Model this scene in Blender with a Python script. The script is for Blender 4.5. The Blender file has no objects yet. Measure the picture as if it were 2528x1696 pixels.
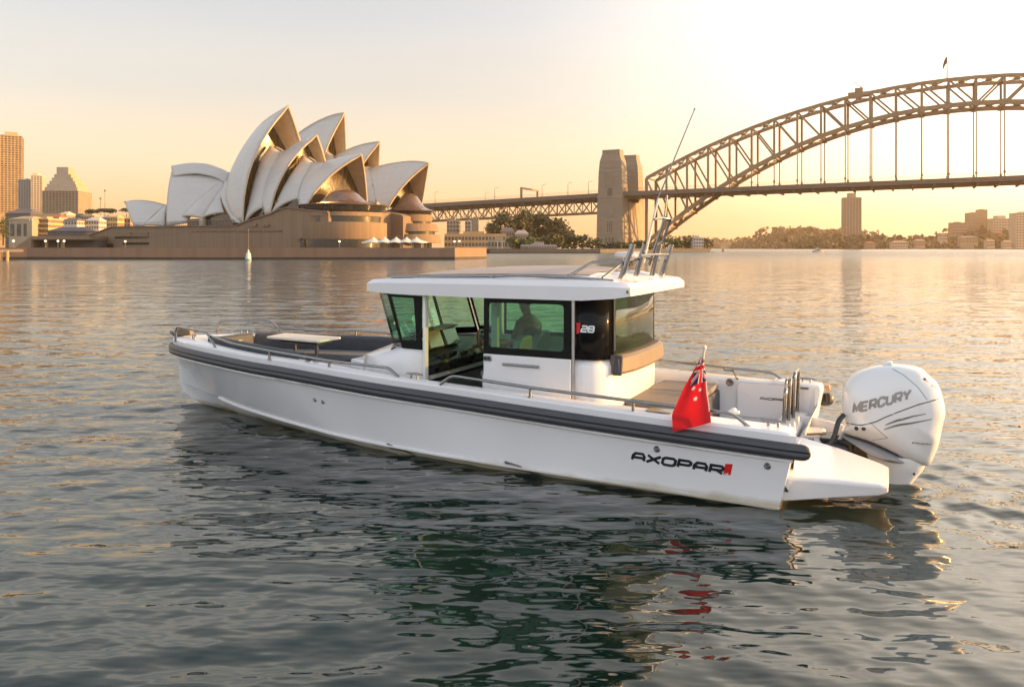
import bpy, bmesh, math, random
import numpy as np
from mathutils import Vector, Matrix
from mathutils.bvhtree import BVHTree

random.seed(7); RNG = np.random.default_rng(11)
R = math.radians
SC = bpy.context.scene
COL = SC.collection

# ------------------------------------------------------------------ camera, sky, sun, exposure
CAM_H = 2.3                                   # eye height over the water
cam_d = bpy.data.cameras.new("camera"); cam = bpy.data.objects.new("camera", cam_d); COL.objects.link(cam)
cam.location = (0, 0, CAM_H); cam.rotation_euler = (R(90), 0, 0)
cam_d.sensor_width = 36.0; cam_d.lens = 2000.0/2528.0*36.0
cam_d.shift_y = -236.0/2528.0                 # shift lens: verticals stay vertical
cam_d.clip_start = 0.1; cam_d.clip_end = 30000
SC.camera = cam
SKY_GAIN = 0.42
SUN_AZ, SUN_EL = R(92), R(9.0)                # azimuth to the right of the view direction
SUN_DIR = Vector((math.sin(SUN_AZ)*math.cos(SUN_EL), math.cos(SUN_AZ)*math.cos(SUN_EL), math.sin(SUN_EL)))
SC.view_settings.view_transform = 'Standard'; SC.view_settings.look = 'None'
SC.view_settings.exposure = 1.25; SC.view_settings.gamma = 1.0

def build_world():
    w = bpy.data.worlds.new("World"); SC.world = w; w.use_nodes = True
    nt = w.node_tree; N = nt.nodes; N.clear(); Lk = nt.links.new
    def math_(op, a, b=None, c=None):
        n = N.new('ShaderNodeMath'); n.operation = op
        for i, v in enumerate((a, b, c)):
            if v is None: continue
            if isinstance(v, (int, float)): n.inputs[i].default_value = v
            else: Lk(v, n.inputs[i])
        return n.outputs[0]
    out = N.new('ShaderNodeOutputWorld')
    geo = N.new('ShaderNodeTexCoord'); sep = N.new('ShaderNodeSeparateXYZ')
    Lk(geo.outputs['Generated'], sep.inputs[0])
    z = math_('MAXIMUM', sep.outputs[2], 0.0)
    # vertical gradients: towards the sunset a warm cream band fading to pale grey, behind the camera a cool sky brightened to light the hull
    def ramp_(stops):
        ramp = N.new('ShaderNodeValToRGB'); cr = ramp.color_ramp; cr.interpolation = 'EASE'
        while len(cr.elements) < len(stops): cr.elements.new(0.5)
        for e, (p, c) in zip(cr.elements, stops): e.position = p; e.color = (*c, 1)
        Lk(z, ramp.inputs[0]); return ramp.outputs[0]
    front = ramp_([(0.0, (1.22, 0.68, 0.30)), (0.05, (1.06, 0.67, 0.36)), (0.10, (0.92, 0.66, 0.43)), (0.20, (0.68, 0.59, 0.50)), (0.29, (0.57, 0.545, 0.53)), (0.355, (1.10, 0.97, 0.83)), (0.46, (0.64, 0.61, 0.58)), (0.75, (0.42, 0.44, 0.50)), (1.0, (0.45, 0.50, 0.60))])  # bright band just above the view is added to light up the water
    back = ramp_([(0.0, (0.95, 0.94, 0.97)), (0.25, (1.30, 1.33, 1.44)), (0.55, (1.0, 1.06, 1.18)), (0.85, (0.55, 0.60, 0.70)), (1.0, (0.45, 0.50, 0.60))])
    # glow of the low sun just outside the picture
    dp = N.new('ShaderNodeVectorMath'); dp.operation = 'DOT_PRODUCT'
    Lk(geo.outputs['Generated'], dp.inputs[0]); dp.inputs[1].default_value = SUN_DIR
    d = math_('MAXIMUM', dp.outputs['Value'], 0.0)
    wide = math_('POWER', d, 1.5); mid = math_('POWER', d, 26.0); core = math_('POWER', d, 220.0)
    mix1 = N.new('ShaderNodeMix'); mix1.data_type = 'RGBA'; mix1.blend_type = 'ADD'; mix1.inputs[0].default_value = 1
    def tinted(f, col):
        m = N.new('ShaderNodeVectorMath'); m.operation = 'SCALE'; m.inputs[0].default_value = col
        Lk(f, m.inputs['Scale']); return m.outputs[0]
    def add(a, b):
        m = N.new('ShaderNodeVectorMath'); m.operation = 'ADD'; Lk(a, m.inputs[0]); Lk(b, m.inputs[1]); return m.outputs[0]
    # the glow is orange low down and white higher up
    lowf = math_('SUBTRACT', 1.0, math_('MINIMUM', math_('MULTIPLY', z, 6.0), 1.0))
    g1 = tinted(wide, (0.55, 0.45, 0.26)); g2 = tinted(mid, (0.75, 0.62, 0.38)); g3 = tinted(core, (6.0, 4.6, 2.6))
    warm = N.new('ShaderNodeMix'); warm.data_type = 'RGBA'; warm.blend_type = 'MULTIPLY'
    Lk(math_('MULTIPLY', lowf, math_('MINIMUM', wide, 1.0)), warm.inputs[0]); warm.inputs[7].default_value = (1.0, 0.72, 0.36, 1)
    side = N.new('ShaderNodeMapRange'); side.interpolation_type = 'SMOOTHSTEP'; side.inputs[1].default_value = -0.35; side.inputs[2].default_value = 0.45; Lk(sep.outputs[1], side.inputs[0])
    tint = N.new('ShaderNodeMix'); tint.data_type = 'RGBA'; Lk(side.outputs[0], tint.inputs[0]); Lk(back, tint.inputs[6]); Lk(front, tint.inputs[7])
    # extra glow added to the sky, high on the right, to brighten the water
    dc = N.new('ShaderNodeVectorMath'); dc.operation = 'DOT_PRODUCT'; Lk(geo.outputs['Generated'], dc.inputs[0])
    dc.inputs[1].default_value = (math.sin(R(50))*math.cos(R(22)), math.cos(R(50))*math.cos(R(22)), math.sin(R(22)))
    g4 = tinted(math_('POWER', math_('MAXIMUM', dc.outputs['Value'], 0.0), 9.0), (2.4, 1.98, 1.55))
    tot = add(add(add(add(tint.outputs[2], g1), g2), g3), g4)
    # faint thin streaks of high cloud
    mp = N.new('ShaderNodeMapping'); mp.inputs['Scale'].default_value = (1.2, 1.2, 7.0); Lk(geo.outputs['Generated'], mp.inputs[0])
    nz = N.new('ShaderNodeTexNoise'); nz.inputs['Scale'].default_value = 1.6; nz.inputs['Detail'].default_value = 5; Lk(mp.outputs[0], nz.inputs['Vector'])
    st = math_('MULTIPLY_ADD', nz.outputs['Fac'], 0.16, 0.92)
    sc2 = N.new('ShaderNodeVectorMath'); sc2.operation = 'SCALE'; Lk(tot, sc2.inputs[0]); Lk(st, sc2.inputs['Scale'])
    Lk(sc2.outputs[0], warm.inputs[6])
    bg1 = N.new('ShaderNodeBackground'); Lk(warm.outputs[2], bg1.inputs[0]); bg1.inputs[1].default_value = SKY_GAIN
    sky = N.new('ShaderNodeTexSky'); sky.sky_type = 'NISHITA'; sky.sun_disc = False
    sky.sun_elevation = SUN_EL; sky.sun_rotation = SUN_AZ; sky.dust_density = 3.0
    bg2 = N.new('ShaderNodeBackground'); Lk(sky.outputs[0], bg2.inputs[0]); bg2.inputs[1].default_value = 0.05
    ad = N.new('ShaderNodeAddShader'); Lk(bg1.outputs[0], ad.inputs[0]); Lk(bg2.outputs[0], ad.inputs[1])
    Lk(ad.outputs[0], out.inputs['Surface'])

build_world()

sun_d = bpy.data.lights.new("sun", 'SUN'); sun = bpy.data.objects.new("sun", sun_d); COL.objects.link(sun)
sun_d.energy = 5.0; sun_d.angle = R(0.6); sun_d.color = (1.0, 0.52, 0.15)
sun.rotation_euler = SUN_DIR.to_track_quat('Z', 'Y').to_euler()

# ------------------------------------------------------------------ helpers: materials
MATS = {}
def mat(name, col, rough=0.5, metal=0.0, var=0.12, scale=6.0, bump=0.0, coat=0.0, emis=None, spec=0.5, streak=None, detail=4):
    """Procedural principled material: base colour broken up by noise, roughness variation, optional bump."""
    if name in MATS: return MATS[name]
    m = bpy.data.materials.new(name); m.use_nodes = True; nt = m.node_tree; N = nt.nodes; Lk = nt.links.new
    b = N['Principled BSDF']
    tc = N.new('ShaderNodeTexCoord'); nz = N.new('ShaderNodeTexNoise'); nz.inputs['Scale'].default_value = scale; nz.inputs['Detail'].default_value = detail
    if streak:
        mp = N.new('ShaderNodeMapping'); mp.inputs['Scale'].default_value = streak; Lk(tc.outputs['Object'], mp.inputs[0]); Lk(mp.outputs[0], nz.inputs['Vector'])
    else: Lk(tc.outputs['Object'], nz.inputs['Vector'])
    rp = N.new('ShaderNodeValToRGB'); Lk(nz.outputs['Fac'], rp.inputs[0])
    rp.color_ramp.elements[0].position = 0.3; rp.color_ramp.elements[1].position = 0.7
    c0 = tuple(max(0, x*(1-var)) for x in col); c1 = tuple(min(1, x*(1+var)) for x in col)
    rp.color_ramp.elements[0].color = (*c0, 1); rp.color_ramp.elements[1].color = (*c1, 1)
    Lk(rp.outputs[0], b.inputs['Base Color'])
    mr = N.new('ShaderNodeMapRange'); mr.inputs[3].default_value = max(0.02, rough*0.85); mr.inputs[4].default_value = min(1, rough*1.15)
    Lk(nz.outputs['Fac'], mr.inputs[0]); Lk(mr.outputs[0], b.inputs['Roughness'])
    b.inputs['Metallic'].default_value = metal; b.inputs['Specular IOR Level'].default_value = spec
    b.inputs['Coat Weight'].default_value = coat; b.inputs['Coat Roughness'].default_value = 0.06
    if emis: b.inputs['Emission Color'].default_value = (*emis[0], 1); b.inputs['Emission Strength'].default_value = emis[1]
    if bump:
        bp = N.new('ShaderNodeBump'); bp.inputs['Strength'].default_value = bump; bp.inputs['Distance'].default_value = 0.02
        Lk(nz.outputs['Fac'], bp.inputs['Height']); Lk(bp.outputs[0], b.inputs['Normal'])
    MATS[name] = m; return m

def glass_mat(name, tint, refl=1.0):
    m = bpy.data.materials.new(name); m.use_nodes = True; nt = m.node_tree; N = nt.nodes; Lk = nt.links.new; N.clear()
    out = N.new('ShaderNodeOutputMaterial'); t = N.new('ShaderNodeBsdfTransparent'); t.inputs[0].default_value = (*tint, 1)
    g = N.new('ShaderNodeBsdfGlossy'); g.inputs['Roughness'].default_value = 0.015
    tc = N.new('ShaderNodeTexCoord'); nz = N.new('ShaderNodeTexNoise'); nz.inputs['Scale'].default_value = 1.7; Lk(tc.outputs['Object'], nz.inputs['Vector'])
    bp = N.new('ShaderNodeBump'); bp.inputs['Strength'].default_value = 0.04; bp.inputs['Distance'].default_value = 0.05; Lk(nz.outputs['Fac'], bp.inputs['Height'])
    Lk(bp.outputs[0], g.inputs['Normal'])
    f = N.new('ShaderNodeFresnel'); gm = N.new('ShaderNodeNewGeometry'); im = N.new('ShaderNodeMapRange')   # thin pane: same reflectance from both sides
    im.inputs[3].default_value = 1.5; im.inputs[4].default_value = 1/1.5; Lk(gm.outputs['Backfacing'], im.inputs[0]); Lk(im.outputs[0], f.inputs[0])
    mm = N.new('ShaderNodeMath'); mm.operation = 'MULTIPLY'; Lk(f.outputs[0], mm.inputs[0]); mm.inputs[1].default_value = refl; mm.use_clamp = True
    mx = N.new('ShaderNodeMixShader'); Lk(mm.outputs[0], mx.inputs[0]); Lk(t.outputs[0], mx.inputs[1]); Lk(g.outputs[0], mx.inputs[2])
    Lk(mx.outputs[0], out.inputs[0]); MATS[name] = m; return m

# ------------------------------------------------------------------ helpers: geometry
class MB:
    """Collects shapes; build() links them as ONE mesh object."""
    def __init__(s): s.v = []; s.f = []; s.mi = []; s.cur = 0
    def add(s, vs, fs, mi=None):
        o = len(s.v); s.v += [tuple(p) for p in vs]; s.f += [tuple(i+o for i in f) for f in fs]
        s.mi += [s.cur if mi is None else mi]*len(fs); return s
    def box(s, x0, x1, y0, y1, z0, z1, mi=None):
        v = [(x, y, z) for z in (z0, z1) for y in (y0, y1) for x in (x0, x1)]
        return s.add(v, [(0, 2, 3, 1), (4, 5, 7, 6), (0, 1, 5, 4), (2, 6, 7, 3), (0, 4, 6, 2), (1, 3, 7, 5)], mi)
    def obox(s, c, ax, ay, az, mi=None):
        c = Vector(c); ax, ay, az = Vector(ax), Vector(ay), Vector(az)
        v = [c+ax*i+ay*j+az*k for k in (-1, 1) for j in (-1, 1) for i in (-1, 1)]
        return s.add(v, [(0, 2, 3, 1), (4, 5, 7, 6), (0, 1, 5, 4), (2, 6, 7, 3), (0, 4, 6, 2), (1, 3, 7, 5)], mi)
    def bar(s, p, q, w, h=None, up=(0, 0, 1), mi=None):
        p, q = Vector(p), Vector(q); d = q-p; L = d.length
        if L < 1e-9: return s
        d /= L; up = Vector(up)
        if abs(d.dot(up)) > 0.98: up = Vector((1, 0, 0))
        a = d.cross(up).normalized(); b = a.cross(d)
        return s.obox((p+q)/2, d*L/2, a*w/2, b*(h or w)/2, mi)
    def loft(s, rings, closed=True, cap0=False, cap1=False, mi=None):
        n = len(rings[0]); v = [p for r in rings for p in r]; f = []
        for i in range(len(rings)-1):
            for j in range(n if closed else n-1):
                k = (j+1) % n; f.append((i*n+j, i*n+k, (i+1)*n+k, (i+1)*n+j))
        if cap0: f.append(tuple(reversed(range(n))))
        if cap1: f.append(tuple((len(rings)-1)*n+j for j in range(n)))
        return s.add(v, f, mi)
    def tube(s, pts, r, n=8, caps=True, mi=None):
        pts = [Vector(p) for p in pts]; rs = r if isinstance(r, (list, tuple)) else [r]*len(pts)
        rings = []; a = None
        for i, p in enumerate(pts):
            d = (pts[min(i+1, len(pts)-1)]-pts[max(i-1, 0)])
            d = d.normalized() if d.length > 1e-9 else Vector((0, 0, 1))
            if a is None:
                u = Vector((0, 0, 1)) if abs(d.z) < 0.9 else Vector((1, 0, 0)); a = d.cross(u).normalized()
            else:
                a = (a-d*a.dot(d)).normalized()
            b = d.cross(a)
            rings.append([p+(a*math.cos(2*math.pi*k/n)+b*math.sin(2*math.pi*k/n))*rs[i] for k in range(n)])
        return s.loft(rings, True, caps, caps, mi)
    def prism(s, poly, vec, mi=None):
        """closed polygon (3D points) extruded by vec"""
        vec = Vector(vec); a = [Vector(p) for p in poly]; b = [p+vec for p in a]; n = len(a)
        return s.add(a+b, [tuple(reversed(range(n))), tuple(range(n, 2*n))]+[(i, (i+1) % n, n+(i+1) % n, n+i) for i in range(n)], mi)
    def lathe(s, prof, c=(0, 0, 0), n=16, mi=None):
        rings = [[(c[0]+r*math.cos(2*math.pi*k/n), c[1]+r*math.sin(2*math.pi*k/n), c[2]+z) for k in range(n)] for r, z in prof]
        return s.loft(rings, True, True, True, mi)
    def build(s, name, m, parent=None, smooth=None, bevel=0, seg=2, fix=True):
        me = bpy.data.meshes.new(name); me.from_pydata(s.v, [], s.f)
        ms = m if isinstance(m, (list, tuple)) else [m]
        for x in ms: me.materials.append(x)
        if len(ms) > 1: me.polygons.foreach_set('material_index', s.mi)
        if fix:
            bm = bmesh.new(); bm.from_mesh(me); bmesh.ops.recalc_face_normals(bm, faces=bm.faces); bm.to_mesh(me); bm.free()
        if smooth is not None:
            me.polygons.foreach_set('use_smooth', [True]*len(me.polygons)); me.set_sharp_from_angle(angle=R(smooth))
        me.update()
        o = bpy.data.objects.new(name, me); COL.objects.link(o)
        if parent: o.parent = parent
        if bevel:
            b = o.modifiers.new('bevel', 'BEVEL'); b.width = bevel; b.segments = seg; b.limit_method = 'ANGLE'; b.angle_limit = R(35)
            if smooth is None:
                me.polygons.foreach_set('use_smooth', [True]*len(me.polygons)); me.set_sharp_from_angle(angle=R(30)); b.harden_normals = False
        return o

def tag(o, label=None, cat=None, group=None, kind=None):
    if label: o['label'] = label
    if cat: o['category'] = cat
    if group: o['group'] = group
    if kind: o['kind'] = kind
    return o
def empty(name, loc=(0, 0, 0), rz=0.0, parent=None):
    o = bpy.data.objects.new(name, None); COL.objects.link(o); o.location = loc; o.rotation_euler = (0, 0, rz); o.empty_display_size = 0.3
    if parent: o.parent = parent
    return o
def kids(o): return list(o.children)
def copy_tree(o, parent=None):
    c = o.copy(); COL.objects.link(c)
    if parent: c.parent = parent
    for ch in kids(o): copy_tree(ch, c)
    return c
def smooth_path(pts, n=6, closed=False):
    """Catmull-Rom through points"""
    P = [Vector(p) for p in pts]; out = []; m = len(P)
    rng = range(m if closed else m-1)
    for i in rng:
        p0 = P[(i-1) % m] if closed or i > 0 else P[0]*2-P[1]
        p1 = P[i]; p2 = P[(i+1) % m]
        p3 = P[(i+2) % m] if closed or i+2 < m else P[-1]*2-P[-2]
        for k in range(n):
            t = k/n
            out.append(0.5*((2*p1)+(-p0+p2)*t+(2*p0-5*p1+4*p2-p3)*t*t+(-p0+3*p1-3*p2+p3)*t**3))
    if not closed: out.append(P[-1])
    return out
def round_path(pts, r=0.06, n=5):
    """polyline with rounded corners (bent pipe)"""
    P = [Vector(p) for p in pts]; out = [P[0]]
    for i in range(1, len(P)-1):
        a = (P[i-1]-P[i]); b = (P[i+1]-P[i]); rr = min(r, a.length*0.45, b.length*0.45)
        s = P[i]+a.normalized()*rr; e = P[i]+b.normalized()*rr
        for k in range(n+1):
            t = k/n; out.append(s*(1-t)**2+P[i]*2*t*(1-t)+e*t*t)
    out.append(P[-1]); return out
def interp(x, xs, ys): return float(np.interp(x, xs, ys))

# strokes stuck on a surface: every point is dropped on the target along dirn and lifted a little
def bvh_of(o):
    bm = bmesh.new(); bm.from_mesh(o.data); t = BVHTree.FromBMesh(bm); bm.free(); return t
def stick_strokes(strokes, width, to3d, bvh, dirn, lift=0.003, step=0.02, mb=None):
    """strokes: 2D polylines; width in the same 2D unit; to3d(x,y)->start point in front of the surface"""
    mb = mb or MB(); dirn = Vector(dirn)
    for si, st in enumerate(strokes):
        w = width
        if isinstance(st, tuple): st, w = st
        P = [Vector((p[0], p[1])) for p in st]; Q = [P[0]]
        for a, b in zip(P, P[1:]):
            k = max(1, int((b-a).length/step))
            Q += [a.lerp(b, (i+1)/k) for i in range(k)]
        L, Rr = [], []
        for i, p in enumerate(Q):
            d0 = (Q[i]-Q[i-1]).normalized() if i > 0 else None; d1 = (Q[i+1]-Q[i]).normalized() if i < len(Q)-1 else None
            d = (d0+d1) if d0 is not None and d1 is not None else (d0 if d0 is not None else d1)
            d = d.normalized() if d.length > 1e-6 else d1
            nrm = Vector((-d.y, d.x)); k = 1.0
            if d0 is not None and d1 is not None: k = 1/max(0.5, Vector((-d1.y, d1.x)).dot(nrm))
            ww = w(i/(len(Q)-1)) if callable(w) else w
            L.append(p+nrm*ww*k/2); Rr.append(p-nrm*ww*k/2)
        vs = []
        for p in L+Rr:
            o = Vector(to3d(p.x, p.y))
            if bvh:
                h = bvh.ray_cast(o, dirn)
                o = h[0] if h[0] is not None else o
            vs.append(o-dirn*(lift+si*0.00035))
        n = len(L); mb.add(vs, [(i, i+1, n+i+1, n+i) for i in range(n-1)])
    return mb
def arc(cx, cy, rx, ry, a0, a1, n=8):
    return [(cx+rx*math.cos(R(a0+(a1-a0)*i/n)), cy+ry*math.sin(R(a0+(a1-a0)*i/n))) for i in range(n+1)]
GL = {  # stroke letters on a 1 x 1 cell
 'A': [[(0.05, 0), (0.05, .62), (.22, 1), (.78, 1), (.95, .62), (.95, 0)], [(.05, .4), (.95, .4)]],
 'X': [[(0, 1), (1, 0)], [(0, 0), (1, 1)]],
 'O': [[(.5, 0), (.2, 0), (.03, .2), (.03, .8), (.2, 1), (.8, 1), (.97, .8), (.97, .2), (.8, 0), (.5, 0)]],
 'P': [[(.05, 0), (.05, 1), (.8, 1), (.95, .82), (.95, .58), (.8, .4), (.05, .4)]],
 'R': [[(.05, 0), (.05, 1), (.8, 1), (.95, .82), (.95, .6), (.8, .42), (.05, .42)], [(.5, .42), (.97, 0)]],
 'M': [[(0.04, 0), (0.04, 1), (.5, .25), (.96, 1), (.96, 0)]],
 'E': [[(.95, 1), (.06, 1), (.06, 0), (.95, 0)], [(.06, .5), (.85, .5)]],
 'C': [[(.96, .7), (.9, .92), (.72, 1), (.28, 1), (.06, .8), (.06, .2), (.28, 0), (.72, 0), (.9, .08), (.96, .3)]],
 'U': [[(.05, 1), (.05, .25), (.25, 0), (.75, 0), (.95, .25), (.95, 1)]],
 'Y': [[(0, 1), (.5, .45), (1, 1)], [(.5, .48), (.5, 0)]],
 '2': [[(.03, .95), (.85, .95), (.97, .82), (.97, .62), (.85, .5), (.15, .5), (.03, .38), (.03, .05), (1, .05)]],
 '8': [[(.5, .05), (.12, .05), (.02, .17), (.02, .4), (.12, .52), (.06, .62), (.06, .84), (.16, .95), (.84, .95), (.96, .84), (.96, .62), (.88, .52), (.98, .4), (.98, .17), (.88, .05), (.5, .05)], [(.12, .52), (.88, .52)]],
}
def word(txt, w, h, gap, slant=0.0):
    out = []; x = 0
    for ch in txt:
        for st in GL[ch]: out.append([(x+a*w+slant*b*h, b*h) for a, b in st])
        x += w+gap
    return out, x-gap
# ------------------------------------------------------------------ water: one sheet with real waves, out to the horizon
def water_material():
    m = bpy.data.materials.new('harbour_water'); m.use_nodes = True; nt = m.node_tree; N = nt.nodes; Lk = nt.links.new
    b = N['Principled BSDF']; b.inputs['Base Color'].default_value = (0.003, 0.012, 0.009, 1)
    b.inputs['Roughness'].default_value = 0.035; b.inputs['IOR'].default_value = 1.62; b.inputs['Specular IOR Level'].default_value = 0.5
    tc = N.new('ShaderNodeTexCoord')
    ln = N.new('ShaderNodeVectorMath'); ln.operation = 'LENGTH'; Lk(tc.outputs['Object'], ln.inputs[0])      # open water far out carries finer chop than the mesh resolves
    mr = N.new('ShaderNodeMapRange'); mr.inputs[1].default_value = 18; mr.inputs[2].default_value = 260; mr.inputs[3].default_value = 0.03; mr.inputs[4].default_value = 0.24; Lk(ln.outputs['Value'], mr.inputs[0]); Lk(mr.outputs[0], b.inputs['Roughness'])
    def noise(scale, sx, sy, det, rot):
        mp = N.new('ShaderNodeMapping'); mp.inputs['Scale'].default_value = (sx, sy, 1); mp.inputs['Rotation'].default_value = (0, 0, R(rot)); Lk(tc.outputs['Object'], mp.inputs[0])
        n = N.new('ShaderNodeTexNoise'); n.inputs['Scale'].default_value = scale; n.inputs['Detail'].default_value = det; n.inputs['Roughness'].default_value = 0.5; Lk(mp.outputs[0], n.inputs['Vector']); return n.outputs['Fac']
    n1 = noise(3.2, 0.55, 1.3, 2.0, 8); n2 = noise(0.6, 0.45, 1.3, 3.0, -6)
    b1 = N.new('ShaderNodeBump'); b1.inputs['Strength'].default_value = 0.20; b1.inputs['Distance'].default_value = 0.12; Lk(n1, b1.inputs['Height'])
    b2 = N.new('ShaderNodeBump'); b2.inputs['Strength'].default_value = 0.15; b2.inputs['Distance'].default_value = 0.8; Lk(n2, b2.inputs['Height']); Lk(b1.outputs[0], b2.inputs['Normal'])
    n3 = noise(9.0, 0.6, 1.2, 1.0, 20)
    b3 = N.new('ShaderNodeBump'); b3.inputs['Strength'].default_value = 0.10; b3.inputs['Distance'].default_value = 0.03; Lk(n3, b3.inputs['Height']); Lk(b2.outputs[0], b3.inputs['Normal'])
    Lk(b3.outputs[0], b.inputs['Normal'])
    return m
def build_water():
    c = np.array([0.0, -1.0])
    r = [1.2]
    while r[-1] < 420: r.append(r[-1]*1.0048)
    while r[-1] < 4200: r.append(r[-1]*1.12)
    r = np.array(r)
    fine = np.radians(np.arange(-39, 39.001, 0.115))
    coarse = np.radians(np.arange(44, 317, 5.0))
    th = np.concatenate([fine, coarse]); nt_, nr = len(th), len(r)
    RR, TT = np.meshgrid(r, th, indexing='ij')
    X = c[0]+RR*np.sin(TT); Y = c[1]+RR*np.cos(TT)
    rng = np.random.default_rng(5); Z = np.zeros_like(X)
    spacing = np.maximum(RR*0.0048, RR*0.002)
    fade_far = np.clip((330-RR)/200, 0, 1)
    lee = 1-0.42*np.exp(-(((X-0.2)/4.6)**2+((Y-6.4)/3.0)**2)**2)          # sheltered patch beside the hull
    n = 72; calm = np.clip((14/RR)**0.3, 0.75, 1)                     # the far water lies calmer
    for i in range(n):
        lam = 0.15*(4.0/0.15)**((i+rng.random())/n)                   # 0.12 .. 4 m
        k = 2*math.pi/lam
        ang = R(-96)+rng.normal()*R(26 if lam > 0.8 else 42)          # travelling towards the camera, slightly across
        slope = 0.022*(1.0 if lam < 0.55 else (0.55/lam)**0.75)*(0.85 if lam < 0.25 else 1.25 if lam < 0.9 else 1.0)
        A = slope/k
        att = np.clip((lam/spacing-2.2)/3.0, 0, 1)*fade_far
        ph = rng.random()*6.283
        arg = k*(math.cos(ang)*X+math.sin(ang)*Y)+ph
        grp = 0.65+0.5*np.sin(X*0.31*math.cos(i*1.7)+Y*0.31*math.sin(i*1.7)+i*2.1)   # wave groups: patches of calm and chop
        Z += A*att*calm*lee*grp*(2*((np.sin(arg)+1)/2)**1.7-0.8)
    # churned water just behind the engine
    ex, ey = 4.6, 7.5
    d2 = ((X-ex)/1.6)**2+((Y-ey)/1.3)**2
    turb = np.exp(-d2)
    for i in range(16):
        lam = 0.14+0.4*rng.random()**2; a = rng.random()*6.283
        att = np.clip((lam/spacing-2.2)/3.0, 0, 1)
        Z += turb*att*0.026*lam/6.28*2.2*np.sin(2*math.pi/lam*(math.cos(a)*X+math.sin(a)*Y)+rng.random()*6)
    vs = np.stack([X, Y, Z], -1).reshape(-1, 3)
    idx = np.arange(nr*nt_).reshape(nr, nt_)
    nxt = np.roll(idx, -1, axis=1)
    q = np.stack([idx[:-1], idx[1:], nxt[1:], nxt[:-1]], -1).reshape(-1, 4)
    vs = np.concatenate([vs, [[c[0], c[1], 0]]]); ctr = nr*nt_
    tri = np.stack([np.full(nt_, ctr), idx[0], nxt[0]], -1)
    me = bpy.data.meshes.new('water'); me.vertices.add(len(vs)); me.vertices.foreach_set('co', vs.astype(np.float32).ravel())
    nl = len(q)*4+len(tri)*3; me.loops.add(nl)
    me.loops.foreach_set('vertex_index', np.concatenate([q.ravel(), tri.ravel()]).astype(np.int32))
    me.polygons.add(len(q)+len(tri))
    ls = np.concatenate([np.arange(len(q))*4, len(q)*4+np.arange(len(tri))*3]).astype(np.int32)
    me.polygons.foreach_set('loop_start', ls)
    me.update(calc_edges=True); me.polygons.foreach_set('use_smooth', np.ones(len(q)+len(tri), bool)); me.update()
    me.materials.append(water_material())
    o = bpy.data.objects.new('water', me); COL.objects.link(o)
    # make sure the sheet faces up
    if me.polygons[len(q)//2].normal.z < 0: me.flip_normals()
    return tag(o, 'rippled dark green harbour water', None, kind='structure')
build_water()
# ------------------------------------------------------------------ the motor boat (local axes: x forward from the transom, y to port, z up from the water)
gel = mat('white_gelcoat', (0.70, 0.695, 0.70), 0.22, var=0.025, scale=1.3, coat=0.35)
gel2 = mat('white_deck_grip', (0.70, 0.685, 0.67), 0.45, var=0.04, scale=30, bump=0.05)
rubber = mat('rub_rail_rubber', (0.040, 0.043, 0.050), 0.42, var=0.2, scale=5, streak=(1, 1, 8))
steel = mat('polished_steel', (0.27, 0.265, 0.26), 0.2, metal=1.0, var=0.08, scale=9)
cushg = mat('charcoal_cushion', (0.040, 0.043, 0.052), 0.7, var=0.18, scale=14, bump=0.1)
cusht = mat('tan_cushion', (0.135, 0.105, 0.08), 0.6, var=0.12, scale=10, bump=0.08)
padm = mat('taupe_deck_pad', (0.16, 0.135, 0.115), 0.75, var=0.1, scale=25, bump=0.1)
roofm = mat('taupe_roof_mat', (0.36, 0.30, 0.26), 0.55, var=0.06, scale=5)
blk = mat('black_glass_band', (0.006, 0.0065, 0.0065), 0.12, var=0.3, scale=2, spec=0.14)
blkp = mat('black_plastic', (0.018, 0.018, 0.019), 0.35, var=0.3, scale=12)
wood = mat('pale_table_laminate', (0.56, 0.50, 0.43), 0.35, var=0.10, scale=4, streak=(1, 12, 1))
green_glass = glass_mat('green_tinted_glass', (0.66, 0.885, 0.77), 1.0)
gold_glass = glass_mat('rear_tinted_glass', (0.46, 0.55, 0.31), 1.1)
helmdk = mat('dark_interior', (0.03, 0.03, 0.033), 0.45, var=0.3, scale=6)
seatm = mat('seat_vinyl', (0.16, 0.19, 0.185), 0.5, var=0.1, scale=6)
linerm = mat('grey_cabin_liner', (0.30, 0.30, 0.31), 0.6, var=0.06, scale=6)
char = mat('black_lettering', (0.012, 0.012, 0.014), 0.4, var=0.2)
redm = mat('red_lettering', (0.55, 0.012, 0.012), 0.4, var=0.08)
whm = mat('white_lettering', (0.72, 0.78, 0.76), 0.4, var=0.05)
greyl = mat('grey_lettering', (0.16, 0.155, 0.15), 0.4, var=0.1)

B = empty('motor_boat', (2.9312, 8.3613, 0.0), R(154.5))
tag(B, 'large white cabin motor boat with charcoal rub rail floating in the foreground', 'motor boat')

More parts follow.
